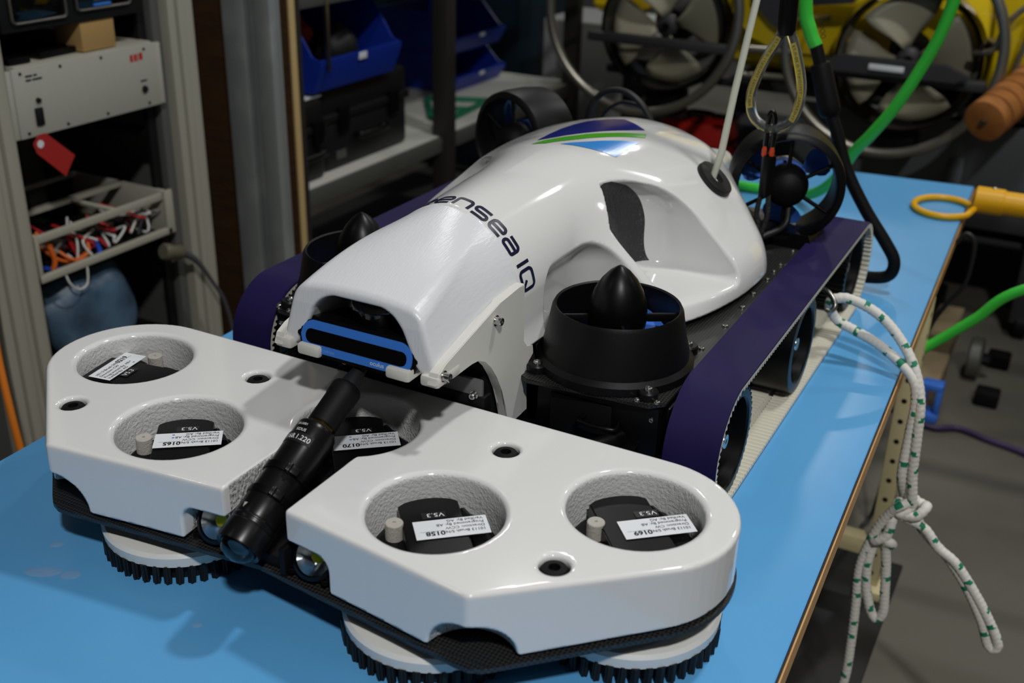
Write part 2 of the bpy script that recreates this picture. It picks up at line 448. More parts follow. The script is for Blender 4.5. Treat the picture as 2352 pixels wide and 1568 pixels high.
# carbon plate under the cover
ph = [(0.345, -0.187)] + arc(0.355, -0.297, 0.112, 86, -44, 22) + [(0.300, -0.497), (0.289, -0.506), (0.276, -0.511), (0.262, -0.511), (0.0, -0.484)]
PL = [(-x, y) for x, y in ph[:-1]] + [(0.0, -0.484)] + ph[-2::-1]
bm = bmesh.new(); add_prism(bm, PL, 0.0, 0.0055)
for v in bm.verts: v.co.z += 0.0605 + (v.co.y+0.51)*0.075
bm_obj('carbon_plate', bm, M_CARBON, CR, 20)
# kerb under the slot that carries the camera
bx('camera_cradle', -0.034, 0.034, -0.478, -0.40, 0.060, 0.083, M_BLKMAT, CR, 0.004)
for s in (-1, 1):
    bx('cradle_rib', s*0.034-0.004, s*0.034+0.004, -0.486, -0.42, 0.060, 0.102, M_BLKMAT, CR, 0.002)
bx('lower_motor_tray', -0.36, 0.36, -0.37, -0.21, 0.080, 0.086, M_BLKMAT, CR, 0.001)

# ---- rotary brushes: white disc and bristle tufts
def tuft_mesh():
    bm = bmesh.new()
    for k in range(5):
        a = 2*PI*k/5; ox, oy = 0.0028*math.cos(a), 0.0028*math.sin(a)
        t = 0.0012*random.uniform(-1, 1); z0 = random.uniform(0, 0.0015)
        add_lathe(bm, [(0.0021, z0), (0.0023, 0.024)], 5, (ox*1.0, oy, 0))
    o = bm_obj('bristle_tuft', bm, M_BRISTLE); me = o.data; bpy.data.objects.remove(o); return me
ME_TUFT = tuft_mesh()
for i, (hx, hy) in enumerate(HOLES):
    zt = 0.022
    B = lathe('rotary_brush', [(0.03, 0.022), (0.094, 0.0205), (0.1, 0.0235), (0.1015, 0.036), (0.098, 0.0405), (0.086, 0.0425), (0.03, 0.0445), (0.03, 0.056)], M_DISC, CR, 72, (hx, hy, 0))
    n = 46
    for k in range(n):
        a = 2*PI*k/n; o = bpy.data.objects.new('bristle_tuft', ME_TUFT); COL.objects.link(o); o.parent = B
        o.location = (hx+0.0975*math.cos(a), hy+0.0975*math.sin(a), 0.0005); o.rotation_euler = (random.uniform(-.05, .05), random.uniform(-.05, .05)+0.0, a)
    bm = bmesh.new(); add_lathe(bm, [(0.055, 0.001), (0.088, 0.001), (0.088, 0.023), (0.055, 0.023)], 40, (hx, hy, 0)); bm_obj('bristle_core', bm, M_BRISTLE, B)

# ---- brush motors seen through the openings
SER = [('0169', 'CW', 221, (0.0205, 0.0145), (-0.039, -0.011)), ('0158', 'CCW', 221, (0.0115, 0.013), (-0.045, -0.011)),
       ('0170', 'CCW', 220, (0.0065, 0.005), (-0.046, -0.012)), ('0165', 'CCW', 217, (-0.0015, 0.013), (-0.049, -0.011)), ('0219', 'CW', 99, (-0.040, 0.0045), (-0.020, 0.052))]
def rot2(x, y, a): return (x*math.cos(a)-y*math.sin(a), x*math.sin(a)+y*math.cos(a))
for (hx, hy), (ser, dirn, ang, lo, pg) in zip(HOLES, SER):
    a = math.radians(ang); ZC = 0.126
    MU = lathe('brush_motor', [(0.068, 0.086), (0.068, 0.104), (0.062, 0.109), (0, 0.109)], M_BLKMAT, CR, 36, (hx, hy, 0))
    poly = [(0.0335, 0.066), (-0.0335, 0.066)] + [(0.064*math.sin(math.radians(t)), -0.064*math.cos(math.radians(t))) for t in np.linspace(-31, 31, 9)]
    bm = bmesh.new(); fa, fb = add_prism(bm, poly, 0.10, ZC); bmesh.ops.bevel(bm, geom=list(fb.edges), offset=0.0015, segments=2, affect='EDGES')
    cv = bm_obj('motor_cover', bm, M_BLACK, MU, 25); cv.location = (hx, hy, 0); cv.rotation_euler = (0, 0, a)
    # wing and cable gland beside the cover
    bm = bmesh.new(); add_box(bm, (-0.048, 0.022, 0.106), (0.022, 0.05, 0.022), bev=0.005); g = bm_obj('side_wing', bm, M_BLKMAT, MU); g.location = (hx, hy, 0); g.rotation_euler = (0, 0, a)
    bm = bmesh.new(); add_lathe(bm, [(0.009, 0), (0.009, 0.012), (0.0065, 0.018), (0.005, 0.03)], 8, (-0.044, -0.018, 0.112), (0.3, -1, 0.15)); g = bm_obj('cable_gland', bm, M_BLACK, MU); g.location = (hx, hy, 0); g.rotation_euler = (0, 0, a)
    lathe('motor_peg', [(0.0098, 0.085), (0.0098, 0.1275), (0.009, 0.1285), (0.0018, 0.1285), (0.0018, 0.127), (0, 0.127)], M_PEG, MU, 20, (hx+pg[0], hy+pg[1], 0))
    # printed serial label, one flat sheet with its lettering
    VV = []; FF = []; MI = []
    def addtxt(s, size, x, y, mi, bold=0.0, sx=1.0):
        v, f = text_geo(s, size, 'LEFT', bold); b = len(VV)
        VV.extend([(x+p[0]*sx, y+p[1], 0.0003) for p in v]); FF.extend([[q+b for q in t] for t in f]); MI.extend([mi]*len(f))
    W, H = 0.079, 0.0335
    VV += [(-W/2, -H/2, 0), (W/2, -H/2, 0), (W/2, H/2, 0), (-W/2, H/2, 0)]; FF.append([0, 1, 2, 3]); MI.append(0)
    addtxt('10113 Brush S/N:', 0.0062, -W/2+0.004, 0.0055, 1, 0.004); addtxt(ser, 0.0098, -W/2+0.0475, 0.005, 1, 0.03, 1.05)
    addtxt('Direction: '+dirn, 0.0062, -W/2+0.004, -0.0012, 1); addtxt('Programmed By: AB', 0.0062, -W/2+0.004, -0.0078, 1); addtxt('Verified By: AG', 0.0062, -W/2+0.004, -0.0142, 1)
    b = len(VV); VV += [(-W/2+0.0475, 0.0040, .0003), (-W/2+0.0735, 0.0040, .0003), (-W/2+0.0735, 0.0043, .0003), (-W/2+0.0475, 0.0043, .0003)]; FF.append([b, b+1, b+2, b+3]); MI.append(1)
    if ser in ('0219', '0165', '0170'):
        for yy in (-0.0055, -0.012):
            b = len(VV); c = [(0.018+0.0017*math.cos(t), yy+0.0010*math.sin(t), .0004) for t in np.linspace(0, 2*PI, 9)[:-1]]; VV += c; FF.append(list(range(b, b+8))); MI.append(2)
    lab = raw_obj('serial_label', VV, FF, [M_PAPER, M_INK, M_BLUEINK], MU, None); lab.data.polygons.foreach_set('material_index', MI)
    lab.location = (hx+lo[0], hy+lo[1], ZC+0.0012); lab.rotation_euler = (0, 0, a); lab['label'] = 'white serial label reading ' + ser
    # version tape
    VV = []; FF = []; MI = []
    VV += [(-0.014, -0.006, 0), (0.012, -0.006, 0), (0.012, 0.006, 0), (-0.014, 0.006, 0)]; FF.append([0, 1, 2, 3]); MI.append(0)
    addtxt('V5.3', 0.0098, -0.0125, -0.0035, 1, 0.0, 1.1)
    vt = raw_obj('version_label', VV, FF, [M_TAPE, M_WHITEINK], MU, None); vt.data.polygons.foreach_set('material_index', MI)
    off = rot2(0.004 if ser != '0158' else 0.016, -0.026 if ser != '0219' else -0.024, a) if ser != '0219' else rot2(-0.008, -0.024, a)
    vt.location = (hx+lo[0]+off[0], hy+lo[1]+off[1], ZC+0.0009); vt.rotation_euler = (0, 0, a); vt['label'] = 'black tape label reading V5.3'

# ---- tube camera lying in the slot
CAM0 = Vector((0, -0.514, 0.108)); CAX = Vector((0, 0.232, 0.114)).normalized()
def ctube(name, prof, m, par, seg=48, **k): return lathe(name, prof, m, par, seg, CAM0, CAX, **k)
CT = ctube('tube_camera', [(0.0215, 0.002), (0.0255, 0.0), (0.0262, 0.002), (0.0262, 0.024), (0.0250, 0.0255), (0.0250, 0.0275), (0.0258, 0.029), (0.0258, 0.031), (0.0248, 0.033), (0.0255, 0.035),
                           (0.0255, 0.058), (0.0250, 0.0585), (0.0250, 0.128), (0.0244, 0.130), (0.0244, 0.152), (0.0238, 0.1525), (0.0238, 0.158), (0.0225, 0.160), (0.0, 0.160)], M_ANOD, CR, cap0=False)
CT['label'] = 'black cylindrical camera with domed lens and printed address label'
ctube('lens_dome', [(0.0212, 0.004), (0.019, -0.0035), (0.0145, -0.0085), (0.008, -0.0115), (0, -0.0125)], M_GLASS, CT, cap0=False)
ctube('lens_barrel', [(0.021, 0.006), (0.016, 0.010), (0.011, 0.010), (0.009, 0.004), (0.006, 0.0035), (0, 0.005)], M_GLOSSBLK, CT, cap0=False)
for h in (0.062, 0.094):                    # clamp straps with buckles
    st = ctube('clamp_strap', [(0.0253, h-0.0042), (0.0270, h-0.0040), (0.0270, h+0.0040), (0.0253, h+0.0042)], M_BLACK, CT, cap0=False, cap1=False)
    F = frame_of(CAX); u = (F.col[0]*0 + Vector((0.62, -0.35, 0.70))); u = (u-CAX*u.dot(CAX)).normalized(); R3 = Matrix((CAX.cross(u), u, CAX)).transposed()
    R3 = Matrix((u.cross(CAX), CAX, u)).transposed()
    bm = bmesh.new(); c = CAM0+CAX*h+u*0.0290; add_box(bm, c, (0.016, 0.0095, 0.006), R3, 0.0012); add_box(bm, c+u*0.002+u.cross(CAX)*0.004, (0.004, 0.011, 0.006), R3, 0.001)
    bm_obj('strap_buckle', bm, M_BLACK, st)
ctube('brass_nut', [(0.0162, 0.160), (0.0162, 0.1665)], M_BRASS, CT, 6, sm=None)
ctube('connector_sleeve', [(0.0165, 0.1665), (0.0175, 0.168)] + [(0.0175, 0.206), (0.0183, 0.2075), (0.0183, 0.222), (0.0165, 0.225), (0.011, 0.2255)], M_BLKMAT, CT, 40)
for k in range(30):                         # knurling on the sleeve
    pass
ctube('cable_boot', [(0.0115, 0.225), (0.0112, 0.235), (0.0085, 0.247), (0.0078, 0.256), (0.0045, 0.262), (0.0035, 0.275)], M_RUBBER, CT, 24)
def wrap_text_on_tube(name, s, size, h, ang0, m, rad, par, sx=1.0, backing=None, bold=0.0, pad=0.003):
    """lettering that runs around the tube; ang0 = angle of its centre from straight up, towards +x"""
    v, f = text_geo(s, size, 'CENTER', bold); up = (Vector((0, 0, 1))-CAX*CAX.z).normalized(); rt = CAX.cross(up)*-1
    if rt.x < 0: rt = -rt
    def P(u, vv, r): t = ang0+u/r; return CAM0+CAX*(h+vv)+(up*math.cos(t)+rt*math.sin(t))*r
    bm = bmesh.new(); 
    VV = [P(p[0]*sx, p[1], rad+0.0004) for p in v]; FF = [list(q) for q in f]; MI = [1]*len(FF)
    if backing:
        wd = (v[:, 0].max()-v[:, 0].min())*sx+2*pad; b = len(VV); n = 10
        for k in range(n+1):
            for e in (-0.35*size, 1.05*size): VV.append(P(-wd/2+wd*k/n, e, rad+0.0002))
        for k in range(n): FF.append([b+2*k, b+2*k+2, b+2*k+3, b+2*k+1]); MI.append(0)
    o = raw_obj(name, VV, FF, [backing or M_TAPE, m], par, None); o.data.polygons.foreach_set('material_index', MI); return o
ad = wrap_text_on_tube('address_label', '192.168.1.220', 0.0088, 0.130, -0.30, M_WHITEINK, 0.0252, CT, backing=M_TAPE, sx=0.95); ad['label'] = 'black label reading 192.168.1.220'
wrap_text_on_tube('maker_print', 'SIDUS', 0.0052, 0.1415, -0.10, M_WHITEINK, 0.0246, CT); wrap_text_on_tube('serial_print', 'SN.5001', 0.0042, 0.1495, -0.20, M_WHITEINK, 0.0246, CT)
up = (Vector((0, 0, 1))-CAX*CAX.z).normalized()
def camP(t, h, r=0.0259): return CAM0+CAX*h+(up*math.cos(t)+Vector((1, 0, 0))*math.sin(t))*r
raw_obj('arrow_mark', [camP(-.36, .042), camP(-.36+.20, .042), camP(-.26, .0355)], [[0, 1, 2]], M_PEG, CT, None)

# ---- lamps either side of the camera
for s in (-1, 1):
    o0 = Vector((s*0.066, -0.468, 0.095)); ax = Vector((0, -0.82, 0.57)).normalized()
    Lp = lathe('head_lamp', [(0.027, -0.02), (0.028, 0.0), (0.0275, 0.004), (0.0235, 0.006), (0.0225, 0.003)], M_BLACK, CR, 32, o0, ax, cap1=False)
    lathe('lamp_reflector', [(0.0222, 0.003), (0.0175, 0.0), (0.0095, -0.0045), (0.0, -0.005)], M_REFLECT, Lp, 32, o0, ax, cap0=False)
    lathe('led_chip', [(0.0075, -0.005), (0.0075, -0.003), (0, -0.0026)], M_LED, Lp, 20, o0, ax)
    lathe('lamp_glass', [(0.0228, 0.0032), (0.0228, 0.0042), (0.020, 0.0046), (0, 0.0048)], M_PANE, Lp, 32, o0, ax)
    F = frame_of(ax)
    for k in range(4):
        a = PI/4+k*PI/2; lathe('lamp_lug', [(0.005, -0.006), (0.005, 0.0035), (0.0026, 0.0035), (0.0026, 0)], M_BLACK, Lp, 12, o0+F @ Vector((0.0305*math.cos(a), 0.0305*math.sin(a), 0)), ax)
# ---- sonar nose housing
def nose_par(y):
    t = np.clip((y+0.292)/(-0.092+0.292), 0, 1)
    w = 0.111-0.003*t; h = 0.3155+0.0515*np.sin(t*PI/2)**1.0*1.0; h = 0.3155+0.0490*(t*(1.35-0.35*t)); w = w-0.0015*t
    zb = 0.205+0.053*t; p = 3.0-1.2*t
    return t, w, h, zb, p
def f_nose_outer(x, y, z, g=0.0):
    t, w, h, zb, p = nose_par(y); a = np.abs(x)
    q = ((a/w)**p+(np.maximum(z-zb, 0)/(h-zb))**p); dome = (q**(1/p)-1)*0.095
    side = (a-(0.1105-0.30*(z-0.227)))*0.958; top = z-(h+0.001-0.95*a*a)
    frt = rmax(side, top, 0.014)
    k = t*t*(3-2*t); return frt*(1-k)+dome*k
def f_nose(p):
    x, y, z = p[:, 0], p[:, 1], p[:, 2]; a = np.abs(x)
    d = f_nose_outer(x, y, z)
    t = np.clip((y+0.292)/0.2, 0, 1)
    d = rmax(d, (-0.292-0.10*np.maximum(0.0, 0.24-z)+0.14*np.maximum(z-0.29, 0))-y, 0.006)   # front rim
    d = np.maximum(d, y+0.083)
    d = rmax(d, 0.2285+0.040*t-z, 0.002)
    # hollow: trapezoid mouth round the sonar
    inn = rmax((a-(0.0835-0.42*(z-0.232)+0.012*np.clip((0.245-z)/0.02, 0, 1)))*0.93, z-(0.3045+0.03*t), 0.022)
    inn = np.maximum(inn, y+0.125)
    return smax(d, -inn, 0.007)
NOSE = sdf_obj('nose_housing', f_nose, (-0.12, -0.31, 0.215), (0.12, -0.082, 0.375), 0.0028, [M_NOSE], CR)
NOSE['label'] = 'pale grey glossy nose cowl over the sonar'
# clips along the lower lip
for x0, x1, y0 in ((-0.114, -0.090, -0.300), (-0.078, -0.046, -0.304), (0.046, 0.078, -0.304), (0.090, 0.1145, -0.300)):
    bx('lip_clip', x0, x1, y0, y0+0.05, 0.2285, 0.2425, M_PANEL, NOSE, 0.0035)
# side plates with arched cut-out
side = [(-0.302, 0.2335), (-0.296, 0.2465), (-0.281, 0.2535), (-0.155, 0.2815), (-0.108, 0.2845), (-0.092, 0.284), (-0.092, 0.205), (-0.080, 0.195), (-0.086, 0.160), (-0.090, 0.10), (-0.128, 0.10), (-0.136, 0.135),
        (-0.147, 0.160), (-0.160, 0.183), (-0.174, 0.204), (-0.190, 0.219), (-0.207, 0.2275), (-0.222, 0.2295), (-0.236, 0.2285), (-0.262, 0.2285), (-0.285, 0.2285)]
for s in (-1, 1):
    sp = prism('side_plate', side, s*0.1005, s*0.1135, M_PANEL, CR, 'yz', 0.0012)
    for yy, zz in ((-0.167, 0.263), (-0.287, 0.2405))[:(2 if s > 0 else 0)]: capbolt((s*0.1135, yy, zz), sp, (s, 0, 0), 1.0)
# bracket foot behind the plate
    bm = bmesh.new(); add_prism(bm, [(-0.088, 0.196), (-0.062, 0.188), (-0.060, 0.176), (-0.078, 0.166), (-0.074, 0.10), (-0.092, 0.10)], s*0.098, s*0.112, 'yz'); bm_obj('bracket_foot', bm, M_PANEL, CR)

# ---- sonar
def stadium(w, h, r, n=8):
    P = []
    for cx, cy, a in ((w-r, h-r, 0), (-w+r, h-r, 90), (-w+r, -h+r, 180), (w-r, -h+r, 270)):
        P += arc(cx, cy, r, a, a+90, n)
    return P
SO = empty('sonar', (0, -0.268, 0.2465), 0, CR)
SO.rotation_euler = (math.radians(-12), 0, 0)
prism('sonar_body', stadium(0.083, 0.0235, 0.0220), -0.026, 0.06, M_BLACK, SO, 'xz', 0.004)
def ring_face(name, o, i, y, m, par):
    n = len(o); V = [(u, y, v) for u, v in o]+[(u, y, v) for u, v in i]
    return raw_obj(name, V, [[k, (k+1) % n, n+(k+1) % n, n+k] for k in range(n)], m, par, None)
fr = prism('sonar_face', stadium(0.0770, 0.0190, 0.0178), -0.0275, -0.02, M_SONAR, SO, 'xz', 0.0008)
prism('sonar_window', stadium(0.0700, 0.0085, 0.0075), -0.0281, -0.022, M_GLOSSBLK, SO, 'xz', 0.0004)
text_obj('sonar_lettering', 'blueprint subsea', 0.0058, (-0.066, -0.0277, -0.0160), (1, 0, 0), (0, 0, 1), mat('pale_blue_ink', (120, 160, 222), 0.4), SO)
text_obj('sonar_lettering', 'oculus', 0.0075, (0.022, -0.0277, -0.0160), (1, 0, 0), (0, 0, 1), M_PAPER, SO)
text_obj('sonar_lettering', 'M1200d', 0.0052, (0.0465, -0.0277, -0.0160), (1, 0, 0), (0, 0, 1), M_PAPER, SO)
# dome camera hanging behind the sonar
lathe('pan_camera', [(0.038, 0.312), (0.040, 0.300), (0.040, 0.292), (0.0355, 0.289), (0.0345, 0.276), (0.0295, 0.262), (0.027, 0.2600), (0, 0.259)], M_GLOSSBLK, CR, 40, (0.004, -0.245, 0))
bx('sonar_shelf', -0.085, 0.085, -0.262, -0.14, 0.222, 0.230, M_BLKMAT, CR, 0.002)
bx('nose_bulkhead', -0.088, 0.088, -0.15, -0.142, 0.20, 0.31, M_BLKMAT, CR, 0.001)

# ---- main hull shell
def smooth_table(xs, ys, sig):
    g = np.linspace(-0.3, 1.0, 651); v = np.interp(g, xs, ys); k = np.exp(-0.5*(np.arange(-60, 61)*0.002/sig)**2); k /= k.sum()
    return g, np.convolve(np.pad(v, 60, mode='edge'), k, mode='valid')
T_WB = smooth_table([-0.10, -0.02, 0.03, 0.08, 0.156, 0.216, 0.289, 0.352], [0.108, 0.112, 0.15, 0.205, 0.252, 0.269, 0.284, 0.289], 0.02)
T_H = smooth_table([-0.10, -0.05, 0.02, 0.12, 0.22, 0.32, 0.40, 0.47, 0.54, 0.60, 0.66], [0.3655, 0.3680, 0.3700, 0.3715, 0.3715, 0.3705, 0.367, 0.360, 0.348, 0.331, 0.306], 0.02)
T_WD = smooth_table([-0.10, 0.0, 0.15, 0.30, 0.42, 0.55, 0.65], [0.1070, 0.1085, 0.113, 0.118, 0.118, 0.112, 0.10], 0.03)
def sstep(a, b, x): t = np.clip((x-a)/(b-a), 0, 1); return t*t*(3-2*t)
def f_scoop(a, y, z):
    xin = 0.104-0.24*(z-0.25)
    sc = rmax(xin-a, y-0.290-0.10*(z-0.26), 0.060)
    sc = rmax(sc, (z-(0.348-0.36*(y-0.19)))*0.94, 0.040)
    sc = smax(sc, 0.1925+0.02*(0.24-a)-z, 0.016)
    return np.maximum(sc, 0.1445+0.62*np.maximum(z-0.288, 0)-y)
def f_hull(p):
    x, y, z = p[:, 0], p[:, 1], p[:, 2]; a = np.sqrt(x*x+1e-8)
    H = np.interp(y, *T_H); W = np.interp(y, *T_WD); zc = 0.258; pw = 1.75+0.35*sstep(-0.09, 0.15, y)
    q = (a/W)**pw+(np.maximum(z-zc, 0)/(H-zc))**pw
    dome = (q**(1/pw)-1)*0.095
    dome = smax(dome, y-0.645, 0.06)
    wb = np.interp(y, *T_WB); z0 = 0.180+0.027*sstep(0.13, 0.29, y)
    sk = smax(a-wb-0.001, (a-wb)*0.669+(z-z0)*0.743, 0.025)                 # sloping flanks
    sk = smax(sk, z-(H-0.006-0.010*sstep(0.2, 0.3, y)), 0.05)
    rear = (y-(0.435+(0.285-a)*0.86+0.10*np.maximum(0.22-z, 0)))/1.32       # slanting back of the side pods
    sk = smax(sk, rear, 0.045)
    d = smin(dome, sk, 0.030)
    qx = np.maximum(a-0.078, 0); qy = np.maximum(np.abs(y-0.655)-0.140, 0); qz = np.maximum(z-0.226, 0)   # tail block
    d = smin(d, np.sqrt(qx*qx+qy*qy+qz*qz)-0.020, 0.035)
    ar = rmax(rmax(0.092-a, y-0.128-0.5*np.maximum(0.20-z, 0), 0.052), -0.026-y, 0.030)
    ar = rmax(ar, z-0.286, 0.040)
    d = rmax(d, -ar, 0.0045)                   # arch round the vertical thrusters
    d = rmax(d, -f_scoop(a, y, z), 0.005)
    d = rmax(d, 0.168+0.019*np.clip((0.01-y)/0.02, 0, 1)-z, 0.004)
    d = rmax(d, -0.0895-y, 0.003)
    return d
HULL = sdf_obj('hull_shell', f_hull, (-0.30, -0.10, 0.160), (0.30, 0.84, 0.385), 0.0037, [M_WHITE], CR)
HULL['label'] = 'glossy white hull shell with flank scoops'

def drop_on_hull(x, y, lift=0.0007):
    """height of the shell straight above (x, y)"""
    x = np.asarray(x, float); y = np.asarray(y, float); lo = np.full(x.shape, 0.20); hi = np.full(x.shape, 0.40)
    for _ in range(30):
        mid = (lo+hi)/2; v = f_hull(np.stack([x, y, mid], -1)); lo = np.where(v < 0, mid, lo); hi = np.where(v < 0, hi, mid)
    return (lo+hi)/2+lift
def radial_on_hull(th, y, zc=0.25, lift=0.0007):
    th = np.asarray(th, float); lo = np.full(th.shape, 0.03); hi = np.full(th.shape, 0.30); sx, cz = np.sin(th), np.cos(th)
    for _ in range(34):
        mid = (lo+hi)/2; v = f_hull(np.stack([mid*sx, y, zc+mid*cz], -1)); lo = np.where(v < 0, mid, lo); hi = np.where(v < 0, hi, mid)
    r = (lo+hi)/2+lift; return np.stack([r*sx, y, zc+r*cz], -1)
def slice_mesh(V, F, step=0.004, axes=(0, 1)):
    bm = bmesh.new(); vs = [bm.verts.new((p[0], p[1], 0)) for p in V]
    for f in F:
        try: bm.faces.new([vs[i] for i in f])
        except ValueError: pass
    for ax in axes:
        lo = min(p[ax] for p in V); hi = max(p[ax] for p in V); k = lo+step
        while k < hi:
            n = [0, 0, 0]; n[ax] = 1; c = [0, 0, 0]; c[ax] = k
            bmesh.ops.bisect_plane(bm, geom=bm.verts[:]+bm.edges[:]+bm.faces[:], plane_co=c, plane_no=n); k += step
    bm.verts.index_update(); v = np.array([tuple(p.co) for p in bm.verts]); f = [[q.index for q in t.verts] for t in bm.faces]; bm.free(); return v, f
# lettering round the shell just behind the nose seam
def rr(pts, r=0.16, n=3):
    """round the inner corners of a polyline"""
    P = [np.array(p, float) for p in pts]; out = [P[0]]
    for i in range(1, len(P)-1):
        a, b, c = P[i-1], P[i], P[i+1]; d1 = (a-b)/np.hypot(*(a-b)); d2 = (c-b)/np.hypot(*(c-b)); k = min(r, np.hypot(*(a-b))*.45, np.hypot(*(c-b))*.45)
        for t in np.linspace(0, 1, n+1): out.append((1-t)**2*(b+d1*k)+2*t*(1-t)*b+t*t*(b+d2*k))
    return out+[P[-1]]
GL = {'g': [[(1.3, 1), (.25, 1), (.0, .8), (.0, .2), (.2, 0), (1.3, 0)], [(1.3, 1.0), (1.3, -.25), (1.1, -.45), (.1, -.45)]],
      'r': [[(0, 0), (0, .8), (.2, 1), (.8, 1)]],
      'e': [[(1.3, 0), (.2, 0), (0, .2), (0, .8), (.2, 1), (1.1, 1), (1.3, .8), (1.3, .5), (.05, .5)]],
      'n': [[(0, 0), (0, 1), (1.1, 1), (1.3, .8), (1.3, 0)]],
      's': [[(1.3, 1), (.15, 1), (0, .85), (0, .65), (.15, .5), (1.15, .5), (1.3, .35), (1.3, .15), (1.15, 0), (0, 0)]],
      'a': [[(.05, 1), (1.1, 1), (1.3, .8), (1.3, 0), (.15, 0), (0, .15), (0, .4), (.15, .55), (1.25, .55)]],
      'I': [[(0, 0), (0, 1.35)]],
      'Q': [[(.75, 0), (1.3, 0), (1.5, .2), (1.5, 1.15), (1.3, 1.35), (.2, 1.35), (0, 1.15), (0, .2), (.2, 0), (.76, 0)], [(.8, .55), (1.62, -.18)]]}
ADV = {'g': 1.72, 'r': 1.15, 'e': 1.72, 'n': 1.72, 's': 1.72, 'a': 1.72, 'I': 0.55, 'Q': 1.9, ' ': 0.62}
lv, lf = [], []; xx = 0
for ch in 'greensea IQ':
    for st in GL.get(ch, []):
        v, f = ribbon(rr(st), 0.27); b = len(lv); lv += [(p[0]+xx, p[1]) for p in v]; lf += [[q+b for q in t] for t in f]
    xx += ADV[ch]
SCL = 0.0212
lv = [(p[0]*SCL*0.76, p[1]*SCL) for p in lv]; lv2, lf2 = slice_mesh(lv, lf, 0.004)
ys0 = -0.0815
thg = np.linspace(-1.75, 1.75, 281); pg = radial_on_hull(thg, np.full(281, ys0+0.01)); sl_ = np.concatenate([[0], np.cumsum(np.linalg.norm(np.diff(pg, axis=0), axis=1))]); sl_ -= np.interp(0, thg, sl_)
S_END = np.interp(1.43, thg, sl_)          # arc position where the word ends
u = lv2[:, 0]; u = u-u.max()+S_END
th = np.interp(u, sl_, thg); P3 = radial_on_hull(th, ys0+lv2[:, 1])
raw_obj('hull_lettering', P3, lf2, M_NAVYI, HULL, None)['label'] = 'dark navy lettering greensea IQ'
# sail-shaped emblem on top
def decal(name, poly, m):
    v, f = slice_mesh(poly, [list(range(len(poly)))], 0.006)
    z = drop_on_hull(v[:, 0], v[:, 1]); raw_obj(name, np.stack([v[:, 0], v[:, 1], z], 1), f, m, HULL, None)
LOGO_D = [(-0.0343, 0.2256), (-0.0458, 0.2902), (-0.046, 0.3341), (-0.0423, 0.3746), (-0.0341, 0.407), (-0.0159, 0.4359), (0.0064, 0.464), (0.034, 0.446), (0.058, 0.4284), (0.0428, 0.3879), (0.027, 0.3546), (0.0077, 0.3148), (-0.0127, 0.2798), (-0.0256, 0.2461)]
LOGO_G = [(-0.0308, 0.1989), (-0.0201, 0.2348), (-0.0082, 0.2703), (0.0111, 0.3073), (0.0322, 0.3428), (0.0486, 0.3741), (0.0681, 0.4091), (0.0748, 0.3868), (0.0565, 0.3553), (0.0406, 0.3237), (0.0215, 0.2847), (0.0044, 0.2438), (-0.0115, 0.2059)]
LOGO_L = [(0.0077, 0.2161), (0.0227, 0.2508), (0.04, 0.2919), (0.0603, 0.3292), (0.0779, 0.3593), (0.0816, 0.255), (0.0636, 0.2473), (0.0443, 0.2348), (0.0272, 0.2259)]
decal('emblem_dark_blue', LOGO_D, M_LOGO_D); decal('emblem_green', LOGO_G, M_LOGO_G); decal('emblem_light_blue', LOGO_L, M_LOGO_L)
# dark rough liner on the inner wall of each scoop
LP = np.polyfit(np.array([0.20, 0.208, 0.234, 0.257, 0.276, 0.297, 0.321, 0.341])-0.27, [0.271, 0.272, 0.272, 0.275, 0.281, 0.273, 0.245, 0.197], 4)
def liner(s):
    ny, nz = 26, 34; V = []; F = []
    for j in range(nz+1):
        for i in range(ny+1):
            v = j/nz; u = i/ny
            z = 0.2035+v*0.1375; yb = float(np.polyval(LP, z-0.27)); y0 = 0.1462+0.62*max(0, z-0.288)
            y = y0+u*(yb-y0); z2 = min(z, 0.342-0.36*(y-0.19))
            lo, hi = 0.04, 0.24
            for _ in range(26):
                m_ = (lo+hi)/2
                if f_scoop(np.array([m_]), np.array([y]), np.array([z2]))[0] < 0: hi = m_
                else: lo = m_
            V.append((s*(hi+0.0009), y, z2))
    for j in range(nz):
        for i in range(ny): k = j*(ny+1)+i; F.append([k, k+1, k+ny+2, k+ny+1])
    raw_obj('scoop_liner', V, F, M_CARBONFOAM, HULL, 60)
liner(1); liner(-1)
# ---- deck and chassis
deck = [(-0.302, 0.752), (-0.302, -0.072), (-0.286, -0.088), (-0.125, -0.102), (-0.112, -0.095), (-0.112, -0.06), (0.112, -0.06), (0.112, -0.095), (0.125, -0.102), (0.286, -0.088), (0.302, -0.072), (0.302, 0.752)]
DECK = prism('deck_plate', deck, 0.153, 0.159, M_CARBON, CR, 'xy', 0.001)
for s in (-1, 1):
    for xx, yy in ((0.297, -0.078), (0.273, -0.084), (0.197, -0.086), (0.292, 0.10), (0.296, 0.19), (0.296, 0.27), (0.294, 0.33), (0.296, 0.40), (0.295, 0.44), (0.296, 0.475), (0.296, 0.55), (0.296, 0.62), (0.29, 0.74), (0.283, 0.742)):
        screw((s*xx*0.985, yy, 0.159), DECK)
CH = bx('chassis_body', -0.285, 0.285, -0.02, 0.745, 0.035, 0.153, M_BLKMAT, CR, 0.004)
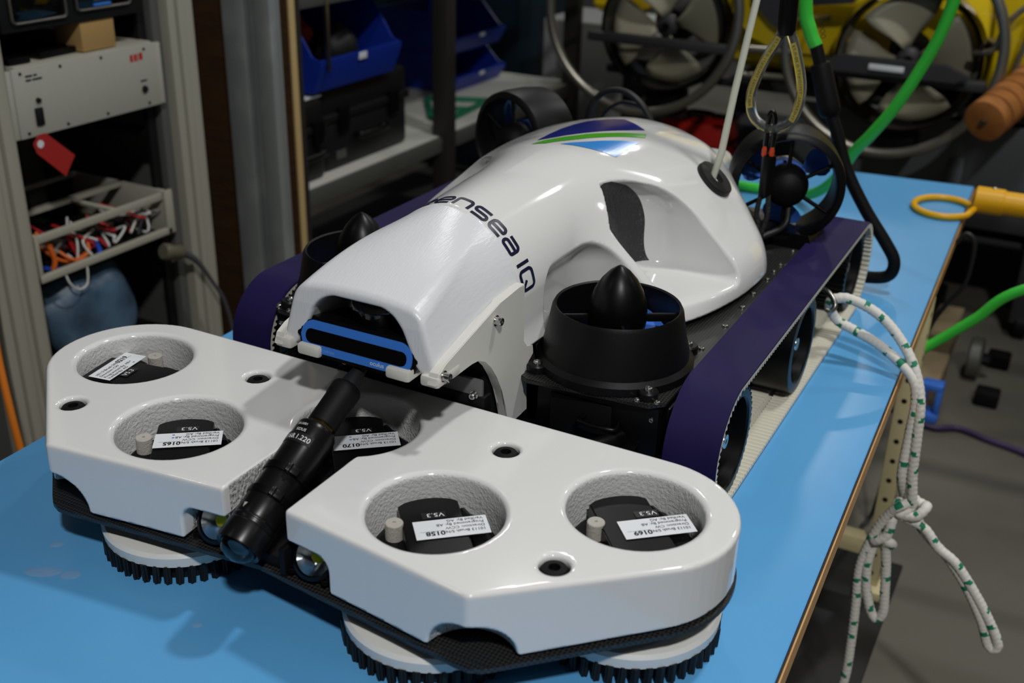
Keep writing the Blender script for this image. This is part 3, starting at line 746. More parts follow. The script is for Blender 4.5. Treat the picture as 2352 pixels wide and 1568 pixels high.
for s in (-1, 1):
    fb = bx('front_box', s*0.128, s*0.298, -0.080, -0.02, 0.045, 0.152, M_BLACK, CR, 0.006)
    bx('front_box_panel', s*0.150, s*0.236, -0.0835, -0.079, 0.050, 0.140, M_BLKMAT, fb, 0.002)
    bx('tie_bracket', s*0.225, s*0.275, -0.100, -0.080, 0.085, 0.098, M_BLACK, fb, 0.002)
    tube('tow_loop', [(s*0.200, -0.081, 0.118), (s*0.200, -0.100, 0.118), (s*0.245, -0.100, 0.118), (s*0.245, -0.081, 0.118)], 0.0035, M_BLACK, fb, 8, n=4)
    for zz in (0.06, 0.135): screw((s*0.288, -0.080, zz), fb, (0, -1, 0), 0.8)
    # suspension arms between head and body
    tube('head_arm', [(s*0.085, -0.10, 0.108), (s*0.100, -0.15, 0.112), (s*0.19, -0.17, 0.110), (s*0.235, -0.13, 0.105), (s*0.25, -0.085, 0.10)], 0.0125, M_BLACK, CR, 14, n=6)
    bx('hinge_plate', s*0.045, s*0.105, -0.183, -0.176, 0.145, 0.186, mat('frosted_plate', (96, 98, 98), 0.45), CR, 0.003)
    for dx in (0.055, 0.095): capbolt((s*dx, -0.184, 0.176 if dx < .06 else 0.166), CR, (0, -1, 0), 0.8)
bx('front_crossbar', -0.11, 0.11, -0.185, -0.165, 0.135, 0.165, M_BLKMAT, CR, 0.003)
bx('electronics_bay', -0.098, 0.098, -0.165, -0.02, 0.05, 0.20, M_BLKMAT, CR, 0.004)
lathe('front_bottle', [(0.055, 0), (0.055, 0.09), (0.04, 0.10)], M_GLOSSBLK, CR, 32, (0, -0.175, 0.195), (0, 1, 0))
for s in (-1, 1):
    capbolt((s*0.099, -0.13, 0.155), CR, (s, -0.3, 0), 0.9)

# ---- ducted thrusters
BL = None
def blade_mesh(R, rh):
    bm = bmesh.new(); rows = []
    for i in range(7):
        t = i/6; r = rh+(R-rh)*t; w = (0.42+0.62*math.sin(t*PI*0.7))*(1.0 if t < .95 else .85); tw = math.radians(58-34*t); row = []
        for j in range(7):
            c = (j/6-0.5)*w*R*0.95; ang = c*math.cos(tw)/r; row.append((r*math.cos(ang), r*math.sin(ang), c*math.sin(tw)))
        rows.append(row)
    G = [[[bm.verts.new((p[0], p[1], p[2]+off)) for p in row] for row in rows] for off in (0.0011, -0.0011)]
    for q, g in enumerate(G):
        for i in range(6):
            for j in range(6): bm.faces.new((g[i][j], g[i+1][j], g[i+1][j+1], g[i][j+1]) if q == 0 else (g[i][j], g[i][j+1], g[i+1][j+1], g[i+1][j]))
    rim = [(0, j) for j in range(7)]+[(i, 6) for i in range(1, 7)]+[(6, j) for j in range(5, -1, -1)]+[(i, 0) for i in range(5, 0, -1)]
    for k in range(len(rim)):
        (a, b), (c, d) = rim[k], rim[(k+1) % len(rim)]; bm.faces.new((G[0][a][b], G[1][a][b], G[1][c][d], G[0][c][d]))
    o = bm_obj('propeller_blade', bm, M_PROP); me = o.data; bpy.data.objects.remove(o); return me
def blades(R, rh, M, par):
    me = blade_mesh(R, rh)
    for k in range(3):
        o = bpy.data.objects.new('propeller_blade', me); COL.objects.link(o); o.parent = par
        loc, q, _ = (M @ Matrix.Rotation(2*PI*k/3, 4, 'Z')).decompose(); o.location = loc; o.rotation_euler = q.to_euler()
def vert_thruster():
    X, Y = 0.200, 0.005
    V = lathe('vertical_thruster', [(0.104, 0.160), (0.104, 0.170), (0.0975, 0.176), (0.0965, 0.186), (0.092, 0.200), (0.0855, 0.236), (0.0825, 0.2415), (0.0795, 0.240), (0.080, 0.20), (0.086, 0.16)], M_DUCT, CR, 72, (X, Y, 0), cap0=False, cap1=False)
    V['label'] = 'black duct with pointed nose cone and blue propeller'
    for ang in (46, 136, 226, 316):
        a = math.radians(ang); cx, cy = X+0.108*math.cos(a), Y+0.108*math.sin(a)
        lathe('mount_lug', [(0.013, 0.159), (0.013, 0.168), (0.0115, 0.170), (0, 0.170)], M_DUCT, V, 20, (cx, cy, 0)); screw((cx, cy, 0.170), V, s=1.25)
    fl = [(X-0.098, Y-0.108), (X+0.085, Y-0.108), (X+0.103, Y-0.09), (X+0.103, Y+0.075), (X+0.08, Y+0.108), (X-0.06, Y+0.108), (X-0.103, Y+0.06), (X-0.108, Y-0.09)]
    c = lathe('nose_cone', [(0.030, 0.186), (0.036, 0.205), (0.0385, 0.222), (0.0385, 0.232), (0.0365, 0.246), (0.0315, 0.261), (0.0235, 0.275), (0.0135, 0.2865), (0.0055, 0.2925), (0.002, 0.2945), (0, 0.295)], M_BLACK, V, 48, (X, Y, 0))
    for ang in (20, 110, 200, 290):
        a = math.radians(ang+12); R = Matrix.Rotation(a, 3, 'Z'); bm = bmesh.new()
        add_box(bm, Vector((X, Y, 0.222))+R @ Vector((0.060, 0, 0)), (0.044, 0.005, 0.012), R, 0.002); bm_obj('stator_vane', bm, M_DUCT, V)
    blades(0.078, 0.036, Matrix.Translation((X, Y, 0.194)) @ Matrix.Rotation(1.0, 4, 'Z'), V)
    lathe('propeller_hub', [(0.038, 0.190), (0.0395, 0.198), (0.038, 0.206)], M_PROP, V, 40, (X, Y, 0))
    lathe('duct_floor', [(0.088, 0.1605), (0, 0.1605)], M_BLKMAT, V, 40, (X, Y, 0), cap0=False)
    return V
VT = vert_thruster(); mirror_tree(VT, CR)
def rear_thruster():
    ax = Vector((math.sin(math.radians(20)), -math.cos(math.radians(20)), 0.0)); C = Vector((0.252, 0.60, 0.2605))
    R_ = lathe('rear_thruster', [(0.083, 0.042), (0.0905, 0.040), (0.0945, 0.036), (0.0965, 0.02), (0.0965, -0.02), (0.093, -0.052), (0.087, -0.054), (0.0835, -0.05), (0.0795, 0.0), (0.080, 0.036), (0.083, 0.042)], M_DUCT, CR, 72, C, ax, cap0=False, cap1=False)
    R_['label'] = 'black ring thruster with round hub, spokes and blue blades'
    F = frame_of(ax)
    lathe('hub', [(0.030, -0.002), (0.036, 0.008), (0.0365, 0.020), (0.033, 0.034), (0.0245, 0.0455), (0.012, 0.0525), (0, 0.054)], M_BLKMAT, R_, 40, C, ax)
    for k in range(6):
        a = math.radians(90+60*k); d = F @ Vector((math.cos(a), math.sin(a), 0))
        tube('spoke', [C+ax*0.024+d*0.030, C+ax*0.026+d*0.083], 0.0036, M_DUCT, R_, 8)
    blades(0.077, 0.034, Matrix.Translation(C-ax*0.018) @ F.to_4x4() @ Matrix.Rotation(0.55, 4, 'Z'), R_)
    lathe('propeller_hub', [(0.034, -0.034), (0.0365, -0.03), (0.0365, -0.006), (0.034, -0.004)], M_PROP, R_, 40, C, ax)
    lathe('motor_can', [(0.03, -0.05), (0.034, -0.046), (0.034, -0.034)], M_CHROME, R_, 32, C, ax)
    bm = bmesh.new(); add_prism(bm, [(C.x-0.075, 0.158), (C.x-0.058, 0.185), (C.x+0.058, 0.185), (C.x+0.070, 0.158)], 0.565, 0.635, 'xz'); bm_obj('saddle', bm, M_BLACK, R_)
    tube('motor_cable', [C+ax*0.02+Vector((0.01, -0.005, -0.034)), C+ax*0.045+Vector((0.0, 0, -0.065)), C+Vector((-0.03, -0.10, -0.085)), C+Vector((-0.06, -0.13, -0.10))], 0.0055, M_RUBBER, R_, 10, n=6)
    return R_
RT = rear_thruster(); mirror_tree(RT, CR)

# ---- tracks
Y0, Y1, RZ = 0.0, 0.722, 0.0865
def loop_pts(r, pitch):
    L = Y1-Y0; per = 2*L+2*PI*r; n = int(round(per/pitch)); out = []
    for k in range(n):
        s = per*k/n
        if s < L: out.append((Y0+s, RZ+r, 0, 1)); continue
        s -= L
        if s < PI*r: a = PI/2-s/r; out.append((Y1+r*math.cos(a), RZ+r*math.sin(a), math.cos(a), math.sin(a))); continue
        s -= PI*r
        if s < L: out.append((Y1-s, RZ-r, 0, -1)); continue
        s -= L; a = -PI/2-s/r; out.append((Y0+r*math.cos(a), RZ+r*math.sin(a), math.cos(a), math.sin(a)))
    return out
def track(s):
    xi, xo = 0.308*s, 0.378*s
    pts = loop_pts(0.0865, 0.0055); n = len(pts); bm = bmesh.new()
    for xa, xb, ro, ri in ((xi, xo, 0.0, 0.0024),):
        rings = []
        for (y, z, ny, nz) in pts:
            rings.append([bm.verts.new((xa, y-ny*ro, z-nz*ro)), bm.verts.new((xb, y-ny*ro, z-nz*ro)), bm.verts.new((xb, y-ny*ri, z-nz*ri)), bm.verts.new((xa, y-ny*ri, z-nz*ri))])
        for k in range(n):
            a, b = rings[k], rings[(k+1) % n]
            for j in range(4): bm.faces.new((a[j], a[(j+1) % 4], b[(j+1) % 4], b[j]))
    TB = bm_obj('track_belt', bm, M_PURPLE, CR, 40); TB['label'] = 'purple rubber track belt with ivory toothed lining'
    # toothed lining: two rows of teeth with a flat centre strip
    bm = bmesh.new(); n = 200; base = loop_pts(0.0865, 1.99/n*1.0); n = len(base)//2*2
    for (x0, x1, h0, h1) in ((0.308, 0.338, 0.0056, 0.0105), (0.338, 0.346, 0.0054, 0.0054), (0.346, 0.3782, 0.0056, 0.0105)):
        rows = []
        fine = loop_pts(0.0865, 2.0/800); N = len(fine)//4*4
        for k in range(N):
            y, z, ny, nz = fine[k]; h = h1 if k % 4 in (1, 2) else h0
            if k % 4 == 3: h = h0
            rows.append([bm.verts.new((s*x0, y-ny*0.0022, z-nz*0.0022)), bm.verts.new((s*x1, y-ny*0.0022, z-nz*0.0022)), bm.verts.new((s*x1, y-ny*h, z-nz*h)), bm.verts.new((s*x0, y-ny*h, z-nz*h))])
        for k in range(N):
            a, b = rows[k], rows[(k+1) % N]
            for j in (1, 2, 3): bm.faces.new((a[j], a[(j+1) % 4], b[(j+1) % 4], b[j]))
    bm_obj('belt_lining', bm, M_IVORY, TB, 20)
    # toothed front and rear wheels, smooth middle wheel
    for nm, yc, R, depth, xf, teeth in (('drive_wheel', Y0, 0.0775, 0.052, 0.3735, 46), ('drive_wheel', Y1, 0.0775, 0.052, 0.366, 46), ('road_wheel', 0.345, 0.0755, 0.050, 0.372, 0)):
        zc = RZ
        bm = bmesh.new()
        seg = teeth*4 if teeth else 64
        def ring(r_fn, x): return [bm.verts.new((s*x, yc+r_fn(k)*math.cos(2*PI*k/seg), zc+r_fn(k)*math.sin(2*PI*k/seg))) for k in range(seg)]
        rt = (lambda k: R-(0.0045 if k % 4 in (0, 1) else 0.0)) if teeth else (lambda k: R)
        prof = [ring(rt, xf-0.060), ring(rt, xf-0.0006), ring(lambda k: R-0.0055, xf), ring(lambda k: R-0.0145, xf), ring(lambda k: R-0.0165, xf-0.003), ring(lambda k: R-0.019, xf-depth), ring(lambda k: 0.020, xf-depth)]
        for a, b in zip(prof, prof[1:]):
            for k in range(seg): bm.faces.new((a[k], a[(k+1) % seg], b[(k+1) % seg], b[k]))
        bm.faces.new(prof[0]); bm.faces.new(prof[-1])
        Wl = bm_obj(nm, bm, M_BLACK, CR, 30)
        lathe('wheel_hub', [(0.020, 0), (0.017, 0.018), (0.0125, 0.020), (0.0125, 0.036)], M_BLKMAT, Wl, 28, (s*(xf-depth), yc, zc), (s, 0, 0))
        lathe('hub_bolt', [(0.0105, 0.036), (0.0105, 0.0405), (0.0095, 0.042), (0.0035, 0.042), (0.0035, 0.039), (0, 0.039)], M_CHROME, Wl, 20, (s*(xf-depth), yc, zc), (s, 0, 0))
        for k in range(3):
            a = 2*PI*k/3+0.9; screw((s*(xf-depth+0.001), yc+0.030*math.cos(a), zc+0.030*math.sin(a)), Wl, (s, 0, 0), 1.0)
        lathe('axle', [(0.018, 0), (0.018, 0.045)], M_BLKMAT, Wl, 20, (s*0.270, yc, zc), (s, 0, 0))
    bx('track_frame', s*0.286, s*0.302, -0.05, 0.77, 0.03, 0.140, M_BLACK, CR, 0.004)
    bx('wheel_motor', s*0.300, s*0.325, 0.26, 0.43, 0.05, 0.125, M_BLKMAT, CR, 0.006)
track(1); track(-1)

# ---- antenna, cables and lifting strap on the robot
zg = 0.266; gp = Vector((0.152, 0.520, 0.268)); gn = Vector((0.62, 0.30, 0.72)).normalized()
gp = Vector((0.1838, 0.4105, 0.3005)); gn = Vector((0.65, 0.02, 0.76)).normalized()
lathe('antenna_grommet', [(0.016, -0.004), (0.0325, -0.003), (0.0335, 0.002), (0.0320, 0.0085), (0.013, 0.0095), (0.012, 0.0)], M_RUBBER, HULL, 40, gp, gn)
AN = tube('antenna_rod', [gp-gn*0.004, (0.1905, 0.419, 0.345), (0.197, 0.430, 0.4335), (0.2085, 0.455, 0.569), (0.236, 0.515, 0.90)], 0.0056, mat('pale_fibreglass', (214, 216, 200), 0.4), CR, 14)
AN['label'] = 'pale fibreglass antenna rod'
tube('rear_cable_loop', [(-0.198, 0.775, 0.17), (-0.198, 0.78, 0.248), (-0.193, 0.78, 0.292), (-0.180, 0.78, 0.318), (-0.152, 0.78, 0.334), (-0.119, 0.78, 0.334), (-0.086, 0.78, 0.313), (-0.064, 0.78, 0.28), (-0.058, 0.77, 0.24)],
     [0.010, 0.0105, 0.0095, 0.0062, 0.006, 0.006, 0.0065, 0.006, 0.006], M_RUBBER, CR, 12, n=6)
tube('rear_cable_loop', [(-0.19, 0.80, 0.24), (-0.174, 0.80, 0.28), (-0.150, 0.80, 0.303), (-0.122, 0.80, 0.310), (-0.09, 0.80, 0.30), (-0.07, 0.80, 0.27)], 0.0036, M_RUBBER, CR, 10, n=6)
bx('rear_manifold', -0.24, -0.03, 0.74, 0.80, 0.08, 0.20, M_BLKMAT, CR, 0.01)
# lifting bridle: snap hook, sleeve and braided legs
LB = tube('lifting_bridle', [(0.2385, 0.500, 0.395), (0.2420, 0.500, 0.399), (0.2465, 0.500, 0.390), (0.248, 0.500, 0.365), (0.2475, 0.500, 0.342), (0.2430, 0.500, 0.333), (0.2375, 0.500, 0.340), (0.2365, 0.500, 0.365), (0.2370, 0.500, 0.388)], 0.0042, M_GLOSSBLK, CR, 10, closed=True, n=5)
M_ORANGE = mat('orange_tag_cord', (206, 74, 34), 0.35)
for dx in (-0.006, 0.006): lathe('orange_cord', [(0.0032, 0), (0.0044, 0.004), (0.0044, 0.012), (0.003, 0.017)], M_ORANGE, LB, 12, (0.2425+dx, 0.498, 0.3265), (0, 0, 1))
lathe('heat_shrink_sleeve', [(0.009, 0), (0.0105, 0.004), (0.0115, 0.06), (0.0105, 0.066), (0.006, 0.067)], M_BLACK, LB, 20, (0.2445, 0.502, 0.263), (0, 0, 1))
M_BRAID = mat('black_braided_cord', (40, 40, 41), 0.5, bump=(420, 1.0, 0.004, (1, 1, 0.5)))
for i, dx in enumerate((-0.0075, 0.0075)):
    tube('braided_leg', [(0.2445+dx*0.7, 0.502, 0.268), (0.2445+dx*1.2, 0.500, 0.235), (0.2455+dx*0.7, 0.498, 0.213), (0.2455+dx*0.3, 0.496, 0.195), (0.2450-dx*0.5, 0.493, 0.157)], 0.0042, M_BRAID, LB, 10, n=6)
# tow ring with a steel snap hook on the side of the chassis
tube('tow_ring', [(0.300, 0.520, 0.098), (0.335, 0.518, 0.118), (0.366, 0.506, 0.118), (0.384, 0.492, 0.105), (0.381, 0.486, 0.094), (0.372, 0.486, 0.094)], 0.0042, M_STEEL, CR, 12, n=6)
# =================================================================== table
M_MAT = mat('blue_bench_mat', (94, 166, 220), 0.26, spec=0.35, vary=((88, 159, 214), 3, U, 0.35, 0.7), bump=(7, 0.05, 0.004, U))
M_WOOD = mat('varnished_wood_edge', (216, 172, 116), 0.35, vary=((196, 146, 90), 6, (30, 2, 30), 0.35, 0.7))
M_EDGEBLK = mat('black_edge_line', (24, 26, 28), 0.5)
M_CREAM = mat('cream_painted_steel', (196, 184, 142), 0.5)
TAB = empty('work_table', (0, 0, 0)); tag(TAB, 'long workbench with sky-blue mat, varnished wood edge and cream legs', 'table')
tq = [(-0.505, -0.90), (0.549, -0.90), (0.4635, 1.715), (-0.600, 1.60)]   # top outline
def off(q, d): return inset(q, d)
prism('mat', off(tq, 0.004), T-0.003, T, M_MAT, TAB, 'xy', 0.0012)
prism('edge_line', off(tq, 0.0015), T-0.0055, T-0.0032, M_EDGEBLK, TAB)
prism('wood_board', tq, T-0.040, T-0.0056, M_WOOD, TAB, 'xy', 0.002)
def perforated_leg(x, y, name='table_leg'):
    g = bm_l = bmesh.new(); w = 0.05; z0, z1 = 0.03, T-0.041
    add_box(g, (x, y, (z0+z1)/2), (0.035, w, z1-z0), bev=0.003)
    L = bm_obj(name, g, M_CREAM, TAB)
    for k in range(14):
        zz = z1-0.03-k*0.048
        lathe('leg_hole', [(0.0058, 0), (0.0058, 0.0008), (0, 0.0008)], M_INK, L, 12, (x+0.0174, y-0.006, zz), (1, 0, 0))
        lathe('leg_hole', [(0.0058, 0), (0.0058, 0.0008), (0, 0.0008)], M_INK, L, 12, (x, y-w/2+0.0004, zz), (0, -1, 0))
    return L
for x, y in ((0.470, 0.98), (-0.55, 0.98), (0.50, -0.55), (-0.48, -0.55)):
    perforated_leg(x, y); bx('leg_foot', x-0.03, x+0.03, y-0.05, y+0.05, 0.0, 0.032, M_CREAM, TAB, 0.004)
for y in (0.98, -0.55):
    bx('cross_rail', -0.50, 0.46, y-0.02, y+0.02, 0.10, 0.14, M_CREAM, TAB, 0.003)
bx('apron', -0.50, 0.44, -0.53, 0.96, T-0.09, T-0.042, M_CREAM, TAB, 0.003)
# =================================================================== ropes and cables round the table
def W3(p): return Vector((p[0], p[1], p[2]+T))
M_ROPEW = mat('white_braided_rope', (222, 220, 212), 0.6); M_ROPEG = mat('green_rope_fleck', (24, 128, 92), 0.6)
def rope(name, pts, r=0.0082, n=14):
    """one continuous braided rope with paired green flecks"""
    P = catmull([W3(p) for p in pts], n); L = [0]
    for a, b in zip(P, P[1:]): L.append(L[-1]+(b-a).length)
    tot = L[-1]; step = 0.0022; m = int(tot/step); S = np.linspace(0, tot, m); A = np.array([tuple(p) for p in P])
    Q = np.stack([np.interp(S, L, A[:, k]) for k in range(3)], 1)
    bm = bmesh.new(); seg = 16; x = None; rings = []
    for i in range(m):
        t = Vector(Q[min(i+1, m-1)]-Q[max(i-1, 0)]).normalized()
        x = frame_of(t).col[0].copy() if x is None else (x-t*x.dot(t)).normalized(); y = t.cross(x); row = []
        for k in range(seg):
            w = 1+0.055*math.cos(k*PI/2+i*PI/2)*1.0 if (k//2) % 2 else 1+0.055*math.cos(k*PI/2-i*PI/2)
            row.append(bm.verts.new(Vector(Q[i])+(x*math.cos(2*PI*k/seg)+y*math.sin(2*PI*k/seg))*r*w))
        rings.append(row)
    for i in range(m-1):
        ph = (S[i]/0.030) % 1.0; turn = int(S[i]/0.030)
        for k in range(seg):
            f = bm.faces.new((rings[i][k], rings[i][(k+1) % seg], rings[i+1][(k+1) % seg], rings[i+1][k])); f.smooth = True
            for hand, o in ((1, 0), (-1, 8)):
                kk = (k-o-hand*(S[i]/0.030*5.0)) % seg
                if ph < 0.30 and kk < 3.2: f.material_index = 1
    bm.faces.new(rings[0]); bm.faces.new(rings[-1])
    o = bm_obj(name, bm, [M_ROPEW, M_ROPEG], None, None)
    return o
KN = (0.561, 0.480, -0.222)
def kn(dx, dy, dz): return (KN[0]+dx, KN[1]+dy, KN[2]+dz)
rp = [(0.503, 0.472, -0.66), (0.5095, 0.472, -0.60), (0.508, 0.472, -0.52), (0.504, 0.472, -0.44), (0.499, 0.472, -0.36), (0.512, 0.472, -0.287), (0.531, 0.466, -0.236), (0.548, 0.462, -0.212),
      kn(0.004, 0.012, 0.010), kn(-0.010, 0.016, 0.004), (0.538, 0.470, -0.165), (0.5365, 0.474, -0.09), (0.536, 0.478, -0.03), (0.526, 0.482, 0.006), (0.500, 0.494, 0.026), (0.457, 0.512, 0.043), (0.418, 0.524, 0.052), (0.386, 0.528, 0.062), (0.373, 0.520, 0.082),
      (0.372, 0.510, 0.098), (0.379, 0.504, 0.108), (0.400, 0.508, 0.112), (0.436, 0.514, 0.100), (0.470, 0.512, 0.080), (0.504, 0.502, 0.048), (0.529, 0.488, 0.012), (0.5435, 0.476, -0.030), (0.549, 0.470, -0.085), (0.5535, 0.468, -0.15), (0.5605, 0.470, -0.198),
      kn(0.000, -0.004, 0.004), kn(-0.014, -0.014, -0.010), kn(-0.022, -0.004, 0.002), kn(-0.010, 0.012, 0.008), kn(0.018, 0.010, 0.006), kn(0.024, -0.008, 0.012), kn(0.012, -0.018, -0.004), kn(-0.008, -0.012, -0.014),
      (0.588, 0.470, -0.248), (0.616, 0.470, -0.278), (0.648, 0.472, -0.300), (0.690, 0.474, -0.352), (0.722, 0.475, -0.400), (0.7385, 0.476, -0.432), (0.736, 0.476, -0.446), (0.724, 0.476, -0.440), (0.706, 0.476, -0.398), (0.672, 0.476, -0.342), (0.634, 0.476, -0.296), (0.592, 0.476, -0.262),
      kn(0.012, 0.004, -0.022), kn(-0.014, 0.006, -0.014), (0.538, 0.470, -0.245), (0.534, 0.462, -0.276), (0.520, 0.462, -0.292), (0.514, 0.470, -0.300), (0.530, 0.478, -0.306), (0.544, 0.470, -0.298), (0.541, 0.460, -0.288), (0.535, 0.466, -0.300),
      (0.541, 0.470, -0.340), (0.547, 0.470, -0.390), (0.551, 0.470, -0.436), (0.543, 0.470, -0.455), (0.530, 0.470, -0.440), (0.516, 0.470, -0.395), (0.511, 0.470, -0.350), (0.514, 0.474, -0.315), (0.524, 0.478, -0.285), (0.535, 0.480, -0.262)]
tag(rope('dock_rope', rp), 'white braided rope with green flecks, knotted and hanging over the table edge', 'rope')

# clear lifting sling
M_CLEAR = mat('clear_vinyl_tube', (238, 240, 240), 0.06, trans=0.95, ior=1.3)
M_YTAPE = mat('yellow_marker_strip', (214, 192, 50), 0.45)
sl = [(0.2445, 0.500, 0.530), (0.234, 0.500, 0.505), (0.220, 0.500, 0.477), (0.206, 0.500, 0.435), (0.2045, 0.500, 0.408), (0.2145, 0.500, 0.384), (0.240, 0.500, 0.372), (0.268, 0.500, 0.383), (0.2805, 0.500, 0.412), (0.281, 0.500, 0.445), (0.268, 0.500, 0.490), (0.2535, 0.500, 0.524)]
SLG = empty('lifting_sling', W3((0.2445, 0.500, 0.372))); tag(SLG, 'clear tube lifting sling with yellow marker strips, caught in the black snap hook', 'sling')
def rel(o, p): return Vector(p)+Vector((0, 0, T))-o.location
spts = catmull(sl, 8)
tube('clear_sleeve', [rel(SLG, p) for p in spts], 0.0078, M_CLEAR, SLG, 18)
tube('inner_cord', [rel(SLG, p) for p in spts], 0.0036, mat('dark_core_cord', (46, 48, 50), 0.4), SLG, 10)
tube('neck_wrap', [rel(SLG, p) for p in ((0.249, 0.500, 0.518), (0.2475, 0.5, 0.535), (0.246, 0.5, 0.575), (0.243, 0.5, 0.62))], [0.0125, 0.0145, 0.0145, 0.014], M_BLACK, SLG, 18, n=5)
tube('hoist_strap', [rel(SLG, p) for p in ((0.2445, 0.500, 0.60), (0.2445, 0.500, 1.6))], 0.011, M_BLKMAT, SLG, 12)
def strip_on(path, i0, i1, m, name, txt, side, flip):
    A = [Vector(p) for p in path[i0:i1+1]]; V = []; F = []
    L = [0]
    for a, b in zip(A, A[1:]): L.append(L[-1]+(b-a).length)
    def at(s): k = max(0, min(len(L)-2, int(np.searchsorted(L, s)-1))); t = (s-L[k])/(L[k+1]-L[k]); d = (A[k+1]-A[k]).normalized(); return A[k].lerp(A[k+1], t), Vector((-d.z, 0, d.x))*side
    n = 30
    for k in range(n+1):
        c, nn = at(L[-1]*k/n)
        for u in (-0.0042, 0.0042): V.append(rel(SLG, c+nn*u+Vector((0, -0.0049+abs(u)*0.15, 0))))
    for k in range(n): F.append([2*k, 2*k+1, 2*k+3, 2*k+2])
    MI = [0]*len(F); v, f = text_geo(txt, 0.0058); b = len(V); sc = L[-1]*0.95/v[:, 0].max()
    for p in v:
        s_ = p[0]*sc+L[-1]*0.02; s_ = L[-1]-s_ if flip else s_; c, nn = at(s_); V.append(rel(SLG, c+nn*((p[1]-0.002)*(1))+Vector((0, -0.0053, 0))))
    F += [[q+b for q in t] for t in f]; MI += [1]*len(f)
    o = raw_obj(name, V, F, [m, M_INK], SLG, None); o.data.polygons.foreach_set('material_index', MI)
strip_on(spts, 5, 34, M_YTAPE, 'marker_strip', 'ABL24602B3 TM10/671 0.30-0.73', 1, True)
strip_on(spts, 58, 84, M_YTAPE, 'marker_strip', 'THERMAL TM10/67T 0.30-0.73', -1, False)

# tether: green jacket, black boot, black lead that runs to the back of the robot
M_GREEN = mat('bright_green_jacket', (58, 190, 62), 0.38)
TE = empty('green_tether', W3((0.35, 0.90, 0.04))); tag(TE, 'bright green hanging tether ending in a black boot and thick black lead', 'cable')
def rT(pts): return [rel(TE, p) for p in pts]
g1 = tube('green_jacket', rT([(0.150, 0.86, 1.30), (0.172, 0.86, 0.70), (0.183, 0.86, 0.524), (0.198, 0.86, 0.472), (0.2125, 0.86, 0.445)]), 0.0125, M_GREEN, TE, 18, n=8)
tube('black_boot', rT([(0.2120, 0.86, 0.447), (0.219, 0.86, 0.43), (0.227, 0.86, 0.408)]), 0.0120, M_BLKMAT, TE, 18, n=3)
bm = bmesh.new(); d = Vector((0.028, 0, -0.080)).normalized(); add_lathe(bm, [(0.012, -0.004), (0.0175, -0.002), (0.0190, 0.004), (0.0205, 0.075), (0.0205, 0.086), (0.017, 0.094), (0.0125, 0.097)], 26, rel(TE, (0.2255, 0.86, 0.413)), d); bm_obj('splice_sleeve', bm, M_BLKMAT, TE)
tube('black_lead', rT([(0.252, 0.86, 0.335), (0.271, 0.86, 0.297), (0.301, 0.86, 0.226), (0.346, 0.86, 0.157), (0.392, 0.86, 0.100), (0.414, 0.86, 0.066), (0.409, 0.86, 0.036), (0.376, 0.86, 0.025), (0.33, 0.86, 0.025), (0.26, 0.85, 0.04), (0.20, 0.80, 0.06)]), 0.0118, M_BLKMAT, TE, 16, n=8)
text_obj('jacket_print', 'OOOO', 0.014, rel(TE, (0.2135, 0.8465, 0.496)), (0.25, 0, -0.97), (0.97, 0, 0.25), M_INK, TE, sx=0.8)
# second green cable sweeping down behind the ring thruster on to the table
t2 = tube('green_cable', [W3(p) for p in ((0.44, 1.15, 0.80), (0.418, 1.15, 0.62), (0.400, 1.15, 0.51), (0.386, 1.15, 0.443), (0.364, 1.15, 0.381), (0.327, 1.15, 0.297), (0.285, 1.16, 0.228), (0.250, 1.18, 0.178), (0.21, 1.22, 0.10), (0.15, 1.29, 0.040), (0.08, 1.36, 0.014), (0.0, 1.355, 0.0128), (-0.10, 1.35, 0.0128), (-0.24, 1.33, 0.0128))], 0.0122, M_GREEN, None, 16, n=8)
tag(t2, 'bright green cable sweeping down and lying across the rear of the blue mat', 'cable')
# yellow pole with a loop, resting on the far corner
M_YEL = mat('golden_yellow_plastic', (226, 168, 16), 0.38)
YP = empty('yellow_pole', W3((0.49, 1.49, 0.0))); tag(YP, 'golden yellow pole with a flat loop handle lying over the table corner', 'pole')
lo_ = [rel(YP, (0.422+0.066*math.cos(a), 1.462+0.078*math.sin(a), 0.0085)) for a in np.linspace(0.55, 2*PI-0.55, 26)]
tube('loop_handle', [rel(YP, (0.492, 1.500, 0.016))]+lo_+[rel(YP, (0.492, 1.475, 0.016))], 0.0078, M_YEL, YP, 12)
lathe('pole_collar', [(0.028, 0), (0.031, 0.003), (0.031, 0.062), (0.029, 0.064)], M_YEL, YP, 32, rel(YP, (0.484, 1.488, 0.0315)), (1, 0.03, 0))
lathe('pole_shaft', [(0.0275, 0.06), (0.0275, 0.62)], M_YEL, YP, 32, rel(YP, (0.484, 1.488, 0.0315)), (1, 0.03, 0))
screw(rel(YP, (0.522, 1.489, 0.0625)), YP)
